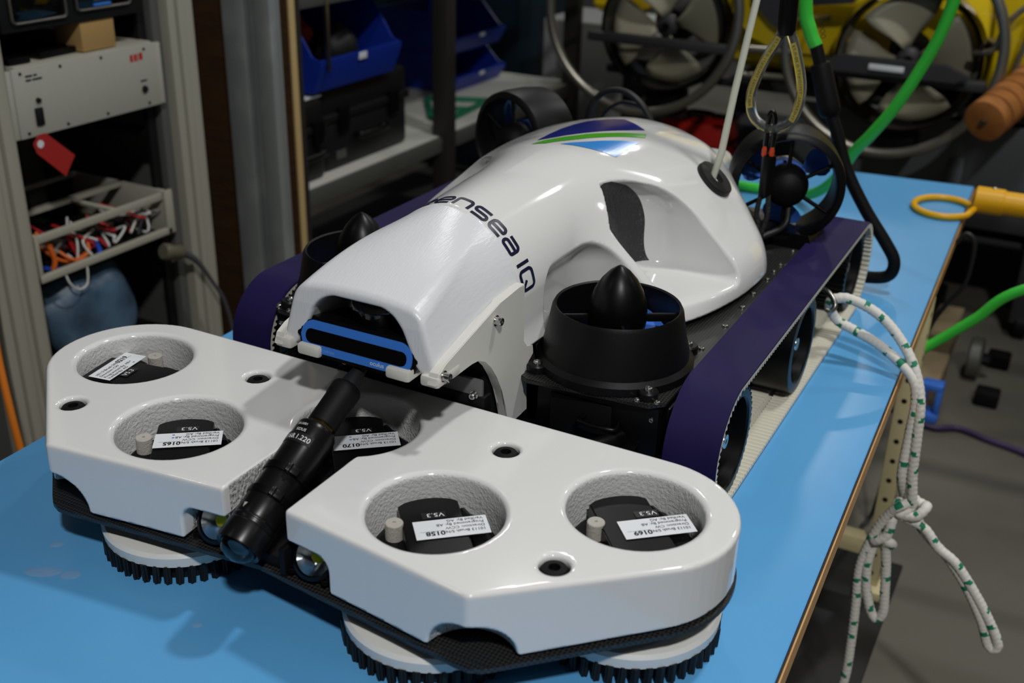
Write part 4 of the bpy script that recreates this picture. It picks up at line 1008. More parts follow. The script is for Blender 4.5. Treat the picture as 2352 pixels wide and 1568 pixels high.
# water drops on the mat
WL = ['round water drop closest to the edge of the carbon plate', 'small oval water drop between two larger ones', 'long oblong water drop on the blue mat', 'short water drop touching the end of the oblong one', 'tiny water drop in front of the tube camera']
for wi, (x, y, rx, ry) in enumerate(((-0.345, -0.440, 0.011, 0.007), (-0.301, -0.502, 0.0085, 0.006), (-0.272, -0.548, 0.022, 0.010), (-0.240, -0.536, 0.012, 0.009), (-0.052, -0.532, 0.006, 0.004))):
    bm = bmesh.new(); add_lathe(bm, [(1, 0), (0.93, 0.0006), (0.75, 0.0011), (0.4, 0.0014), (0, 0.0015)], 24); 
    for v in bm.verts: v.co.x *= rx; v.co.y *= ry
    bmesh.ops.rotate(bm, verts=bm.verts[:], cent=(0, 0, 0), matrix=Matrix.Rotation(0.5, 3, 'Z'))
    o = bm_obj('water_drop', bm, mat('water', (170, 205, 232), 0.02, alpha=0.2)); o.location = (x, y, T+0.0002)
    tag(o, WL[wi], 'water', 'water drops on the blue mat')
# =================================================================== hall
M_CONC = mat('concrete_floor', (94, 92, 82), 0.6, vary=((68, 66, 59), 1.6, U, 0.42, 0.72), bump=(40, 0.15, 0.003, U))
struct(bx('floor', -3.2, 5.2, -4.0, 9.0, -0.08, 0.0, M_CONC, None, 0))
struct(bx('wall_left', -3.3, -3.2, -4.0, 9.0, 0.0, 6.4, mat('dim_grey_wall', (70, 72, 72), 0.8), None, 0))
struct(bx('wall_back', -3.2, 5.2, 9.0, 9.1, 0.0, 6.4, mat('dark_teal_wall', (22, 38, 48), 0.7), None, 0))
struct(bx('wall_right', 5.2, 5.3, -4.0, 9.0, 0.0, 6.4, mat('dim_grey_wall', (70, 72, 72), 0.8), None, 0))
struct(bx('wall_front', -3.2, 5.2, -4.1, -4.0, 0.0, 6.4, mat('dim_grey_wall', (70, 72, 72), 0.8), None, 0))
tag(bx('floor_mat', -0.45, 0.522, -0.8, 1.10, 0.0, 0.012, M_RUBBER, None, 0.002), 'black rubber mat on the floor under the table', 'mat')

# ---- equipment rack on the left
M_RACK = mat('pale_grey_rack_paint', (168, 166, 152), 0.5); M_RACKD = mat('rack_side_grey', (92, 92, 90), 0.6)
M_BOXF = mat('grey_white_front_panel', (176, 176, 166), 0.45); M_DARK = mat('rack_black', (12, 12, 13), 0.6)
XF = -1.30
RK = empty('equipment_rack', (-1.6, 0.57, 0)); tag(RK, 'tall pale grey equipment rack holding electronics beside the table', 'rack')
def rk(p): return Vector(p)-RK.location
def rbx(name, x0, x1, y0, y1, z0, z1, m, par=None, bev=0.003, base=None):
    b = base or RK.location; return bx(name, x0-b.x, x1-b.x, y0-b.y, y1-b.y, z0-b.z, z1-b.z, m, par or RK, bev)
for (y0, y1) in ((0.20, 0.312), (0.785, 0.868)):
    rbx('front_post', XF-0.05, XF, y0, y1, 0.0, 1.95, M_RACK)
    rbx('post_flange', XF-0.004, XF+0.012, y0+0.022, y0+0.048, 0.0, 1.95, M_RACK)
    rbx('post_flange', XF-0.004, XF+0.012, y1-0.040, y1-0.012, 0.0, 1.95, M_RACK)
    rbx('rear_post', -1.95, -1.90, y0, y1, 0.0, 1.95, M_RACK)
rbx('side_panel', -1.90, XF-0.05, 0.205, 0.215, 0.0, 1.95, M_RACKD); rbx('side_panel', -1.90, XF-0.05, 0.850, 0.860, 0.0, 1.95, M_RACKD); rbx('inner_jamb', XF-0.09, XF-0.03, 0.760, 0.790, 0.0, 1.95, M_RACKD)
rbx('back_panel', -1.96, -1.94, 0.20, 0.85, 0.0, 1.95, M_DARK); rbx('top_panel', -1.95, XF, 0.20, 0.852, 1.93, 1.95, M_RACK); rbx('base_panel', -1.95, XF, 0.20, 0.852, 0.02, 0.06, M_RACK)
for y in (0.318, 0.735):
    rbx('mounting_rail', XF-0.06, XF-0.045, y-0.006, y+0.018, 0.06, 1.93, M_DARK, bev=0.001)
for z in (0.30, 0.55, 0.84, 1.07, 1.13): rbx('shelf_runner', -1.90, XF-0.05, 0.74, 0.75, z, z+0.02, M_DARK, bev=0.001)
# grey instrument box
IB = empty('instrument_box', (-1.31, 0.56, 0.925)); tag(IB, 'large grey-white instrument box with a red print, mounted in the rack', 'instrument')
def ib(name, x0, x1, y0, y1, z0, z1, m, par=None, bev=0.002): return bx(name, x0+1.31, x1+1.31, y0-0.56, y1-0.56, z0-0.925, z1-0.925, m, par or IB, bev)
ib('case', -1.78, -1.315, 0.345, 0.735, 0.925, 1.077, M_RACK); F_ = ib('front_panel', -1.315, -1.305, 0.330, 0.740, 0.928, 1.074, M_BOXF)
ib('rack_ear', -1.318, -1.308, 0.740, 0.756, 0.928, 1.072, M_BOXF); ib('rack_ear', -1.318, -1.308, 0.314, 0.330, 0.928, 1.072, M_BOXF)
for y in (0.350, 0.455, 0.57, 0.70):
    for z in (0.938, 1.064): lathe('panel_screw', [(0.0035, 0), (0.003, 0.002), (0, 0.002)], M_DARK, F_, 10, (0.005, y-0.56, z-0.925), (1, 0, 0))
ib('power_switch', -1.306, -1.300, 0.372, 0.392, 0.950, 0.988, M_DARK, F_); lathe('fuse_cap', [(0.006, 0), (0.005, 0.006), (0, 0.006)], M_DARK, F_, 14, (0.005, 0.385-0.56, 1.003-0.925), (1, 0, 0))
lathe('key_socket', [(0.009, 0), (0.008, 0.004), (0, 0.004)], M_DARK, F_, 16, (0.005, 0.690-0.56, 0.972-0.925), (1, 0, 0))
M_REDI = mat('red_ink', (186, 40, 40), 0.5)
for y0, y1, z0, z1 in ((0.655, 0.664, 1.040, 1.056), (0.667, 0.675, 1.040, 1.056), (0.677, 0.680, 1.040, 1.056), (0.683, 0.694, 1.041, 1.057)): ib('red_print', -1.3052, -1.3046, y0, y1, z0, z1, M_REDI, F_, 0)
for y0, y1, z0 in ((0.362, 0.380, 1.054), (0.383, 0.392, 1.054), (0.362, 0.376, 1.0455), (0.379, 0.404, 1.0455), (0.680, 0.70, 0.990)): ib('black_print', -1.3052, -1.3046, y0, y1, z0, z0+0.0042, M_INK, F_, 0)
# things on top of the box
tag(bx('cardboard_box', -1.40, -1.318, 0.535, 0.632, 1.079, 1.150, mat('kraft_cardboard', (176, 142, 88), 0.7), None, 0.002), 'small brown cardboard box on top of the grey instrument box', 'box')
for i, (y0, y1, x1, z, rz) in enumerate(((0.425, 0.53, -1.335, 1.0785, 0.05), (0.350, 0.405, -1.325, 1.0785, -0.06))):
    o = box('black_tray', (0, 0, 0.007), (0.20, y1-y0, 0.014), M_BLACK, None, 0.003); o.location = (x1-0.10, (y0+y1)/2, z); o.rotation_euler = (0, 0, rz)
    tag(o, ['wide flat black tray lying beside the cardboard box', 'narrow flat black tray at the corner of the instrument box'][i], 'tray')
# upper device with silver framed windows
UD = empty('rack_recorder', (-1.31, 0.53, 1.145)); tag(UD, 'dark rack recorder with silver-framed slots above the cardboard box', 'instrument')
bx('case', -0.45, -0.002, -0.20, 0.19, 0.0, 0.30, M_DARK, UD, 0.004)
def frame_slot(y0, y1, z0, z1):
    bm = bmesh.new(); add_tube(bm, [(0.002, a, b) for a, b in stadium_at((y0+y1)/2, (z0+z1)/2, (y1-y0)/2, (z1-z0)/2, 0.010)], 0.0035, 8, closed=True); bm_obj('slot_frame', bm, M_STEEL, UD)
    bx('slot_recess', -0.003, 0.001, y0, y1, z0, z1, M_GLOSSBLK, UD, 0.0005)
def stadium_at(cx, cy, w, h, r): return [(cx+u, cy+v) for u, v in stadium(w, h, r, 4)]
frame_slot(-0.175, -0.035, 0.018, 0.075); frame_slot(-0.005, 0.15, 0.025, 0.075); frame_slot(-0.175, 0.15, 0.10, 0.16)
bx('drive_bay', -0.002, 0.006, 0.040, 0.085, 0.040, 0.085, M_STEEL, UD, 0.002); bx('bay_stripe', -0.002, 0.007, 0.040, 0.088, 0.030, 0.036, M_SONAR, UD, 0.0005)
# red tag hanging from the rack post
rt_ = raw_obj('red_tag', [], [], mat('red_card', (168, 38, 34), 0.6)); bpy.data.objects.remove(rt_)
RTG = prism('red_tag', [(-0.006, -0.005), (0.010, 0.012), (0.030, 0.012), (0.098, -0.052), (0.066, -0.092), (0.0, -0.026)], 0, 0.0012, mat('red_card', (168, 38, 34), 0.6), None, 'yz')
RTG.location = (-1.285, 0.345, 0.925); tag(RTG, 'red card tag hanging below the grey instrument box', 'tag')
lathe('tag_eyelet', [(0.0085, 0), (0.0085, 0.001), (0.003, 0.001)], M_PAPER, RTG, 16, (0.0012, 0.012, -0.008), (1, 0, 0))
# open wiring tray
TR = empty('wiring_tray', (-1.32, 0.53, 0.60)); tag(TR, 'open grey wiring tray full of coloured leads, low in the rack', 'tray')
bx('front_rail', -0.005, 0.010, -0.205, 0.205, 0.0, 0.016, M_RACK, TR, 0.002); bx('top_rail', -0.012, 0.0, -0.205, 0.205, 0.088, 0.106, M_RACK, TR, 0.002)
bx('rear_rail', -0.16, -0.14, -0.205, 0.205, 0.100, 0.112, M_RACK, TR, 0.002); bx('far_rail', -0.32, -0.305, -0.205, 0.205, 0.100, 0.112, M_RACK, TR, 0.002)
bx('side_cheek', -0.32, 0.008, 0.195, 0.205, 0.0, 0.112, M_RACK, TR, 0.002); bx('side_cheek', -0.32, 0.008, -0.205, -0.195, 0.0, 0.112, M_RACK, TR, 0.002)
bx('tray_ear', 0.0, 0.010, 0.190, 0.216, 0.0, 0.112, M_RACK, TR, 0.002); bx('cross_bar', -0.15, -0.005, 0.03, 0.045, 0.100, 0.108, M_RACK, TR, 0.002); bx('floor_pan', -0.32, 0.0, -0.2, 0.2, -0.006, 0.0, M_DARK, TR, 0.001)
WC = [('orange_lead', (206, 96, 24), 0.0052), ('orange_lead', (206, 96, 24), 0.0045), ('blue_lead', (32, 74, 186), 0.005), ('white_lead', (206, 206, 202), 0.0032), ('white_lead', (206, 206, 202), 0.003), ('red_lead', (196, 36, 44), 0.0035), ('red_lead', (196, 36, 44), 0.003), ('black_lead', (20, 20, 22), 0.005), ('black_lead', (20, 20, 22), 0.004), ('grey_lead', (130, 132, 128), 0.004)]
def lead(nm, c, r, pts): tube(nm, pts, r, mat('insulation_'+nm, c, 0.45), TR, 8, n=6)
lead('orange_lead', (206, 96, 24), 0.0062, [(-0.04, -0.165, 0.10), (-0.02, -0.150, 0.070), (-0.012, -0.145, 0.035), (-0.015, -0.150, 0.012)])
lead('orange_lead', (206, 96, 24), 0.0042, [(-0.05, -0.12, 0.055), (-0.012, -0.10, 0.022), (-0.008, -0.07, 0.018), (-0.012, -0.045, 0.030), (-0.03, -0.040, 0.058)])
lead('orange_lead', (206, 96, 24), 0.0040, [(-0.05, -0.15, 0.06), (-0.02, -0.13, 0.03), (-0.02, -0.09, 0.012), (-0.02, -0.05, 0.02)])
lead('blue_lead', (32, 74, 186), 0.0058, [(-0.06, -0.16, 0.012), (-0.012, -0.13, 0.006), (-0.004, -0.07, 0.003), (-0.008, -0.02, 0.012), (-0.04, 0.0, 0.03)])
lead('blue_lead', (32, 74, 186), 0.0045, [(-0.22, -0.19, 0.05), (-0.19, -0.15, 0.085), (-0.2, -0.1, 0.08)])
for k in range(22):
    nm, c, r = WC[3+k % 7]; y = -0.18+0.36*rng.random(); 
    if k > 12: y = 0.06+0.12*rng.random()
    p = [(-0.05-0.12*rng.random(), y+rng.normal()*0.01, 0.02+0.06*rng.random())]
    for _ in range(3): p.append((-0.01-0.05*rng.random(), y+rng.normal()*0.022, 0.012+0.06*rng.random()))
    lead(nm, c, r, p)
for k in range(9): bx('terminal_block', -0.10, -0.06, -0.17+k*0.038, -0.145+k*0.038, 0.0, 0.035+0.02*rng.random(), M_DARK if k % 2 else M_STEEL, TR, 0.002)
lead('white_lead', (206, 206, 202), 0.0026, [(0.004, -0.135, 0.0), (0.010, -0.130, -0.025), (0.012, -0.110, -0.045), (0.012, -0.085, -0.040), (0.008, -0.075, -0.01), (0.004, -0.074, 0.010)])
# blue plastic bag under the tray
bm = bmesh.new(); bmesh.ops.create_icosphere(bm, subdivisions=4, radius=1.0)
for v in bm.verts:
    p = v.co; n_ = 0.10*math.sin(p.x*5+p.z*3)+0.07*math.sin(p.y*9+1+p.z*4); q = p*(1+n_); sx = 0.11; sy = 0.14*(0.75+0.25*p.z); 
    v.co = Vector((max(-0.09, min(0.075, q.x*sx)), max(-0.16, min(0.125, q.y*sy*1.3)), max(-0.12, min(0.13, q.z*0.15))))
bmesh.ops.smooth_vert(bm, verts=bm.verts[:], factor=0.6, use_axis_x=True, use_axis_y=True, use_axis_z=True)
o = bm_obj('blue_bag', bm, mat('dusty_blue_plastic', (82, 110, 134), 0.4, vary=((52, 70, 88), 9, U, 0.4, 0.65)), None, 60); o.location = (-1.40, 0.49, 0.44); tag(o, 'dusty blue plastic bag below the wiring tray', 'bag')
tag(bx('rack_case', -1.75, -1.33, 0.33, 0.73, 0.062, 0.312, mat('dark_case', (26, 26, 28), 0.5), None, 0.01), 'dark equipment case at the bottom of the rack', 'case')
# plug with grey lead hooked on the rack post
PG = empty('cable_plug', (-1.27, 0.66, 0.58)); tag(PG, 'olive connector plug with a grey lead hanging on the rack post', 'plug')
lathe('plug_shell', [(0.018, -0.005), (0.021, 0.0), (0.021, 0.012), (0.018, 0.014), (0.018, 0.05), (0.015, 0.055), (0.012, 0.06)], mat('olive_plug', (96, 94, 78), 0.5), PG, 20, (0, 0, 0), (0.1, 0.92, -0.30))
tube('plug_lead', [(0.006, 0.050, -0.017), (0.015, 0.085, -0.045), (0.03, 0.12, -0.11), (0.045, 0.15, -0.19), (0.05, 0.17, -0.34), (0.05, 0.18, -0.57)], [0.010, 0.008, 0.005, 0.005, 0.005, 0.005], mat('grey_lead_sheath', (70, 72, 74), 0.5), PG, 10, n=6)

# ---- column and board
M_GALV = mat('galvanised_steel', (150, 155, 154), 0.5, metal=0.2, vary=((176, 180, 178), 9, (1, 1, 0.6), 0.52, 0.75))
CL = empty('steel_column', (-1.265, 1.06, 0)); tag(CL, 'galvanised steel column standing beside the brown board', 'column')
bx('web', -0.085, 0.075, -0.008, 0.0, 0, 3.2, M_GALV, CL, 0.001); bx('flange', -0.085, -0.010, -0.040, -0.008, 0, 3.2, M_GALV, CL, 0.006); bx('flange', 0.020, 0.075, -0.040, -0.008, 0, 3.2, M_GALV, CL, 0.006); bx('base_plate', -0.12, 0.11, -0.07, 0.03, 0, 0.012, M_GALV, CL, 0.002)
BD = empty('brown_board', (-1.45, 1.155, 0)); tag(BD, 'dark brown upright board with a pale sawn edge behind the column', 'board')
bx('board_face', -0.22, 0.215, -0.01, 0.012, 0.0, 2.2, mat('brown_board_stain', (82, 56, 32), 0.6, vary=((64, 42, 24), 5, (2, 2, 14), 0.35, 0.7)), BD, 0.001)
bx('sawn_edge', 0.2155, 0.2225, -0.0105, 0.0125, 0.0, 2.2, mat('pale_sawn_edge', (204, 176, 122), 0.6), BD, 0.001)

# ---- shelving
M_SHELF = mat('white_melamine', (196, 196, 188), 0.45); M_FRAME = mat('dull_steel_frame', (96, 96, 92), 0.5, metal=0.4); M_POST = mat('dark_steel_post', (44, 42, 40), 0.5)
SH = empty('shelf_unit', (-1.65, 2.15, 0)); tag(SH, 'long steel shelf unit with white boards along the left side', 'shelving')
def sx(name, x0, x1, y0, y1, z0, z1, m, bev=0.003): return bx(name, x0+1.65, x1+1.65, y0-2.15, y1-2.15, z0, z1, m, SH, bev)
sx('shelf_board', -2.0, -1.31, 1.20, 3.12, 0.555, 0.570, M_SHELF); sx('shelf_beam', -1.31, -1.295, 1.20, 3.12, 0.515, 0.568, M_FRAME); sx('shelf_beam', -2.0, -1.985, 1.20, 3.12, 0.515, 0.568, M_FRAME)
sx('shelf_board', -2.0, -1.31, 1.20, 3.12, 1.110, 1.125, M_SHELF); sx('shelf_beam', -1.31, -1.295, 1.20, 3.12, 1.085, 1.13, M_FRAME)
sx('shelf_board', -2.0, -1.31, 1.20, 3.12, 0.10, 0.115, M_RACKD); sx('shelf_beam', -1.31, -1.295, 1.20, 3.12, 0.07, 0.115, M_POST)
for y in (1.22, 2.05, 3.08):
    for x in (-1.305, -1.975): sx('shelf_post', x-0.03, x+0.03, y-0.03, y+0.03, 0, 1.95, M_POST)
sx('hanging_rod', -1.30, -1.288, 1.385, 1.397, 0.90, 1.10, M_STEEL, 0.001)
M_BIN = mat('blue_bin_plastic', (20, 50, 156), 0.42); M_BLKCASE = mat('black_case_plastic', (17, 17, 19), 0.5)
def bin_(name, x0, x1, y0, y1, z0, h, lab, label_y=None):
    """open-fronted stacking bin, mouth towards +x"""
    R = empty(name, (x1, (y0+y1)/2, z0)); tag(R, lab, 'bin', 'blue stacking bins on the shelf unit')
    L = x1-x0; w = (y1-y0)/2; t = 0.006
    prof = [(-L, 0.0), (-0.03, 0.0), (0.0, h*0.42), (-0.02, h*0.46), (-0.10, h), (-L, h)]
    for s in (-1, 1):
        bm = bmesh.new(); a = s*w; b = s*(w-t); V0 = [bm.verts.new((u, a, v)) for u, v in prof]; V1 = [bm.verts.new((u, b, v)) for u, v in prof]; bm.faces.new(V0); bm.faces.new(V1[::-1])
        for k in range(6): bm.faces.new((V0[k], V0[(k+1) % 6], V1[(k+1) % 6], V1[k]))
        bm_obj('bin_side', bm, M_BIN, R)
    bx('bin_floor', -L, -0.03, -w+t, w-t, 0, t, M_BIN, R, 0.001); bx('bin_back', -L, -L+t, -w+t, w-t, 0, h, M_BIN, R, 0.001)
    prism('bin_lip', [(-0.03, 0), (0.0, h*0.42), (0.012, h*0.42), (0.010, h*0.34), (-0.022, 0)], -w, w, M_BIN, R, 'xz')
    bx('bin_rim', -L-0.006, -0.10, -w-0.006, -w+t, h-0.012, h, M_BIN, R, 0.002); bx('bin_rim', -L-0.006, -0.10, w-t, w+0.006, h-0.012, h, M_BIN, R, 0.002)
    bx('label_clip', 0.008, 0.0125, -0.02, 0.02, h*0.32, h*0.41, M_PAPER, R, 0.001)
    return R
def hard_case(x0, x1, y0, y1, z0, h, lab):
    R = empty('hard_case', ((x0+x1)/2, (y0+y1)/2, z0)); tag(R, lab, 'case', 'black hard cases on the shelf unit'); L = (x1-x0)/2; w = (y1-y0)/2
    bx('case_base', -L, L, -w, w, 0, h*0.62, M_BLKCASE, R, 0.018); bx('case_lid', -L, L, -w, w, h*0.64, h, M_BLKCASE, R, 0.018); bx('case_rim', -L-0.006, L+0.008, -w-0.006, w+0.006, h*0.58, h*0.68, M_BLKCASE, R, 0.006)
    for y in (-w*0.6, w*0.6): bx('latch', L, L+0.016, y-0.025, y+0.025, h*0.45, h*0.74, M_BLACK, R, 0.004)
    tube('handle', [(L, -0.07, h*0.36), (L+0.030, -0.065, h*0.36), (L+0.030, 0.065, h*0.36), (L, 0.07, h*0.36)], 0.010, M_BLACK, R, 8, n=4)
    bx('name_plate', L, L+0.002, -w*0.75, -w*0.75+0.05, h*0.12, h*0.22, M_FRAME, R, 0.0005); return R
hard_case(-1.80, -1.36, 1.44, 1.90, 0.5705, 0.262, 'large black hard case with two latches, under the blue bin holding red cloth')
hard_case(-1.80, -1.34, 1.205, 1.42, 0.5705, 0.245, 'narrow black hard case with white sheets on its lid')
b1 = bin_('stacking_bin', -1.75, -1.31, 1.36, 1.78, 0.834, 0.23, 'blue stacking bin holding red cloth and a black ball')
bin_('stacking_bin', -1.75, -1.40, 1.20, 1.33, 0.834, 0.20, 'blue stacking bin tucked behind the sawn board edge')
bin_('stacking_bin', -1.95, -1.60, 2.62, 3.02, 0.5705, 0.150, 'blue stacking bin standing on the white shelf, lower of two')
bin_('stacking_bin', -1.95, -1.60, 2.62, 3.02, 0.722, 0.160, 'blue stacking bin set on top of another bin')
tag(bx('paper_sheets', -1.62, -1.345, 1.34, 1.415, 0.8160, 0.8225, M_PAPER, None, 0.001), 'stack of white paper sheets on the narrow black case', 'paper')
bm = bmesh.new(); bmesh.ops.create_icosphere(bm, subdivisions=3, radius=0.075); o = bm_obj('black_ball', bm, M_RUBBER); o.location = (-1.45, 1.63, 0.917); tag(o, 'black rubber ball in the blue bin', 'ball')
bm = bmesh.new(); bmesh.ops.create_icosphere(bm, subdivisions=4, radius=1.0)
for v in bm.verts: v.co = Vector((v.co.x*0.13, v.co.y*0.11, max(-0.1, v.co.z*0.11)))*(1+0.12*math.sin(v.co.x*7+v.co.y*5)+0.08*math.sin(v.co.z*11))
o = bm_obj('red_cloth', bm, mat('dull_red_cloth', (150, 34, 30), 0.8)); o.location = (-1.60, 1.49, 0.952); tag(o, 'crumpled dull red cloth inside the blue bin', 'cloth')
M_GRNP = mat('green_painted_bracket', (24, 116, 84), 0.5)
GB = empty('green_bracket', (-1.45, 2.40, 0.5705)); tag(GB, 'flat green triangular bracket lying on the white shelf', 'bracket')
for a, b in (((-0.19, 0.07), (0.03, 0.17)), ((0.03, 0.17), (0.07, -0.22)), ((0.07, -0.22), (-0.01, -0.19)), ((-0.19, 0.07), (-0.01, -0.19)), ((-0.08, -0.06), (0.05, 0.0))):
    d = Vector((b[0]-a[0], b[1]-a[1], 0)); box('bracket_bar', ((a[0]+b[0])/2, (a[1]+b[1])/2, 0.008), (d.length, 0.022, 0.016), M_GRNP, GB, 0.002, Matrix.Rotation(math.atan2(d.y, d.x), 3, 'Z'))
tag(bx('storage_cabinet', -1.55, -1.00, 3.30, 3.70, 0.0, 0.79, mat('pale_grey_cabinet', (164, 166, 164), 0.5), None, 0.008), 'pale grey storage cabinet behind the left guard ring', 'cabinet')
tag(bx('tool_locker', -3.1, -1.72, 3.4, 3.9, 0.0, 1.9, mat('dark_teal_locker', (20, 44, 58), 0.5), None, 0.01), 'dark teal tool locker behind the shelf unit', 'locker')
# ---- yellow underwater vehicle on a trolley behind the table
M_YB = mat('yellow_fairing_paint', (226, 196, 20), 0.22, coat=0.4); M_BLADE = mat('beige_propeller', (164, 160, 138), 0.45); M_DKG = mat('charcoal_strut', (50, 50, 52), 0.5); M_RSTEEL = mat('satin_steel_tube', (150, 146, 136), 0.35, metal=0.85)
M_CORK = mat('brown_float', (168, 108, 52), 0.65, vary=((146, 90, 42), 20, U, 0.4, 0.7))
RV = empty('yellow_vehicle', (0, 2.9, 0)); tag(RV, 'large yellow underwater vehicle with steel guard rings and beige propellers', 'vehicle')
def rv(p): return Vector((p[0], p[1]-2.9, p[2]+T))
def circ(c, r, n=72, tilt=0.0): return [rv((c[0]+r*math.cos(2*PI*k/n), c[1]+r*math.sin(2*PI*k/n)*math.sin(tilt), c[2]+r*math.sin(2*PI*k/n)*math.cos(tilt))) for k in range(n)]
RINGS = [((-0.725, 2.36, 0.245), 0.338), ((0.095, 2.36, 0.205), 0.322)]
for c, r in RINGS:
    bm = bmesh.new(); add_tube(bm, circ(c, r), 0.0165, 14, closed=True); bm_obj('guard_ring', bm, M_RSTEEL, RV)
    for a in ((math.radians(15), math.radians(165), math.radians(270)) if c[0] < 0 else (math.radians(5), math.radians(170))):
        tube('ring_stay', [rv((c[0]+r*math.cos(a), 2.36, c[2]+r*math.sin(a))), rv((c[0]+r*0.75*math.cos(a), 2.62, c[2]+r*0.75*math.sin(a)))], 0.0105, M_RSTEEL, RV, 10)
tube('ring_tie', [rv((-0.345, 2.36, 0.160)), rv((-0.20, 2.36, 0.165))], 0.0125, M_RSTEEL, RV, 12); tube('ring_tie', [rv((-0.37, 2.36, 0.075)), rv((-0.20, 2.36, 0.085))], 0.0105, M_RSTEEL, RV, 12)
for (c, R, rot0) in (((-0.665, 2.46, 0.19), 0.205, 0.2), ((0.137, 2.46, 0.165), 0.208, 0.25)):
    ax = (0.10, -1, 0.0)
    D = lathe('thruster_duct', [(R, 0.06), (R+0.012, 0.055), (R+0.022, 0.0), (R+0.012, -0.10), (R-0.008, -0.10), (R-0.012, 0.0), (R, 0.06)], M_GLOSSBLK, RV, 64, rv(c), ax, cap0=False, cap1=False)
    F = frame_of(ax)
    for k in range(4):
        bm = bmesh.new(); a0 = rot0+k*PI/2; rows = []
        for i in range(7):
            t = i/6; rr_ = 0.035+(R-0.05)*t; w_ = (0.55+0.75*math.sin(t*PI*0.62)); row = []
            for j in range(9):
                u_ = (j/8-0.5)*w_; row.append(rv(c)+F @ Vector((rr_*math.cos(a0+u_), rr_*math.sin(a0+u_), 0.035*u_*1.6)))
            rows.append(row)
        g = [[bm.verts.new(p) for p in row] for row in rows]
        for i in range(6):
            for j in range(8): bm.faces.new((g[i][j], g[i+1][j], g[i+1][j+1], g[i][j+1]))
        ob = bm_obj('propeller_blade', bm, M_BLADE, D, 60); sd = ob.modifiers.new('thickness', 'SOLIDIFY'); sd.thickness = 0.005
    lathe('propeller_boss', [(0.036, -0.03), (0.036, 0.008), (0.026, 0.016), (0.0, 0.018)], M_DKG, D, 28, rv(c), ax)
    lathe('boss_nut', [(0.013, 0.018), (0.013, 0.026), (0, 0.026)], M_BLACK, D, 16, rv(c), ax)
    bx('strut_bar', -0.255, 0.245, -0.02, 0.02, -0.016, 0.016, M_DKG, RV, 0.005).location = rv((c[0], 2.385, c[2]-0.045))
    for z0 in (-0.25,): bx('duct_bracket', -0.06, 0.06, -0.05, 0.08, -0.06, 0.06, M_BLKMAT, RV, 0.01).location = rv((c[0], 2.50, c[2]+z0))
    lathe('motor_pod', [(0.05, -0.30), (0.075, -0.26), (0.075, -0.12), (0.045, -0.06)], M_BLKMAT, RV, 28, rv(c), ax)
pr = prism('strut_bar_cap', [(-0.20, 0), (-0.15, 0.030), (0.17, 0.030), (0.24, 0.0), (0.20, -0.020), (-0.16, -0.022)], -0.02, 0.02, M_DKG, RV, 'xz', 0.004); pr.location = rv((0.10, 2.335, 0.150))
bx('white_label', -0.052, 0.052, -0.003, 0.003, -0.0085, 0.0085, M_PAPER, RV, 0.001).location = rv((0.100, 2.3120, 0.156))
# yellow body with stepped, sloping face
body = [(2.56, 0.20), (2.56, 0.10), (2.66, 0.045), (4.3, 0.045), (4.3, 0.95), (2.95, 0.95), (2.78, 0.62), (2.62, 0.36)]
bm = bmesh.new(); add_prism(bm, [(u-2.9, v+T) for u, v in body], -0.50, 1.55, 'yz'); bmesh.ops.bevel(bm, geom=bm.edges[:], offset=0.03, segments=3, affect='EDGES'); bm_obj('body_fairing', bm, M_YB, RV, 40)
bm = bmesh.new(); add_prism(bm, [(u-2.9, v+T) for u, v in [(2.62, 0.34), (2.62, 0.20), (2.75, 0.16), (3.3, 0.16), (3.3, 0.95), (2.98, 0.95)]], -1.02, -0.92, 'yz'); bmesh.ops.bevel(bm, geom=bm.edges[:], offset=0.012, segments=2, affect='EDGES'); bm_obj('side_fin', bm, M_YB, RV, 40)
bm = bmesh.new(); add_prism(bm, [(-0.52, 0.42+T), (-0.47, 0.26+T), (-0.36, 0.20+T), (-0.30, 0.13+T), (-0.22, 0.13+T), (-0.18, 0.30+T), (-0.2, 0.5+T)], -0.44, -0.33, 'xz'); bmesh.ops.bevel(bm, geom=bm.edges[:], offset=0.02, segments=3, affect='EDGES'); bm_obj('front_cowl', bm, M_YB, RV, 40)
bm = bmesh.new(); add_prism(bm, [(-0.38, 0.60+T), (-0.37, 0.30+T), (-0.30, 0.235+T), (-0.235, 0.20+T), (-0.20, 0.30+T), (-0.05, 0.32+T), (0.05, 0.45+T), (0.05, 0.6+T)], -0.475, -0.455, 'xz'); bm_obj('grey_gusset', bm, M_DKG, RV)
lathe('vent_pipe', [(0.046, 0), (0.046, 0.03), (0.040, 0.034), (0.036, 0.10), (0.030, 0.10)], M_BLKMAT, RV, 24, rv((-0.115, 2.47, 0.045)), (0, 0, 1))
bx('end_panel', 0.36, 0.62, -0.38, 0.4, 0.08+T, 0.55+T, M_YB, RV, 0.02)
tube('bent_rail', [rv((0.62, 2.40, 0.46)), rv((0.50, 2.40, 0.40)), rv((0.441, 2.40, 0.351)), rv((0.402, 2.40, 0.298)), rv((0.389, 2.40, 0.241)), rv((0.369, 2.40, 0.219)), rv((0.33, 2.42, 0.21))], 0.0095, M_RSTEEL, RV, 10, n=5)
tube('bent_rail', [rv((0.475, 2.44, 0.36)), rv((0.462, 2.44, 0.25)), rv((0.448, 2.44, 0.15)), rv((0.47, 2.44, 0.11))], 0.0085, M_RSTEEL, RV, 10, n=5)
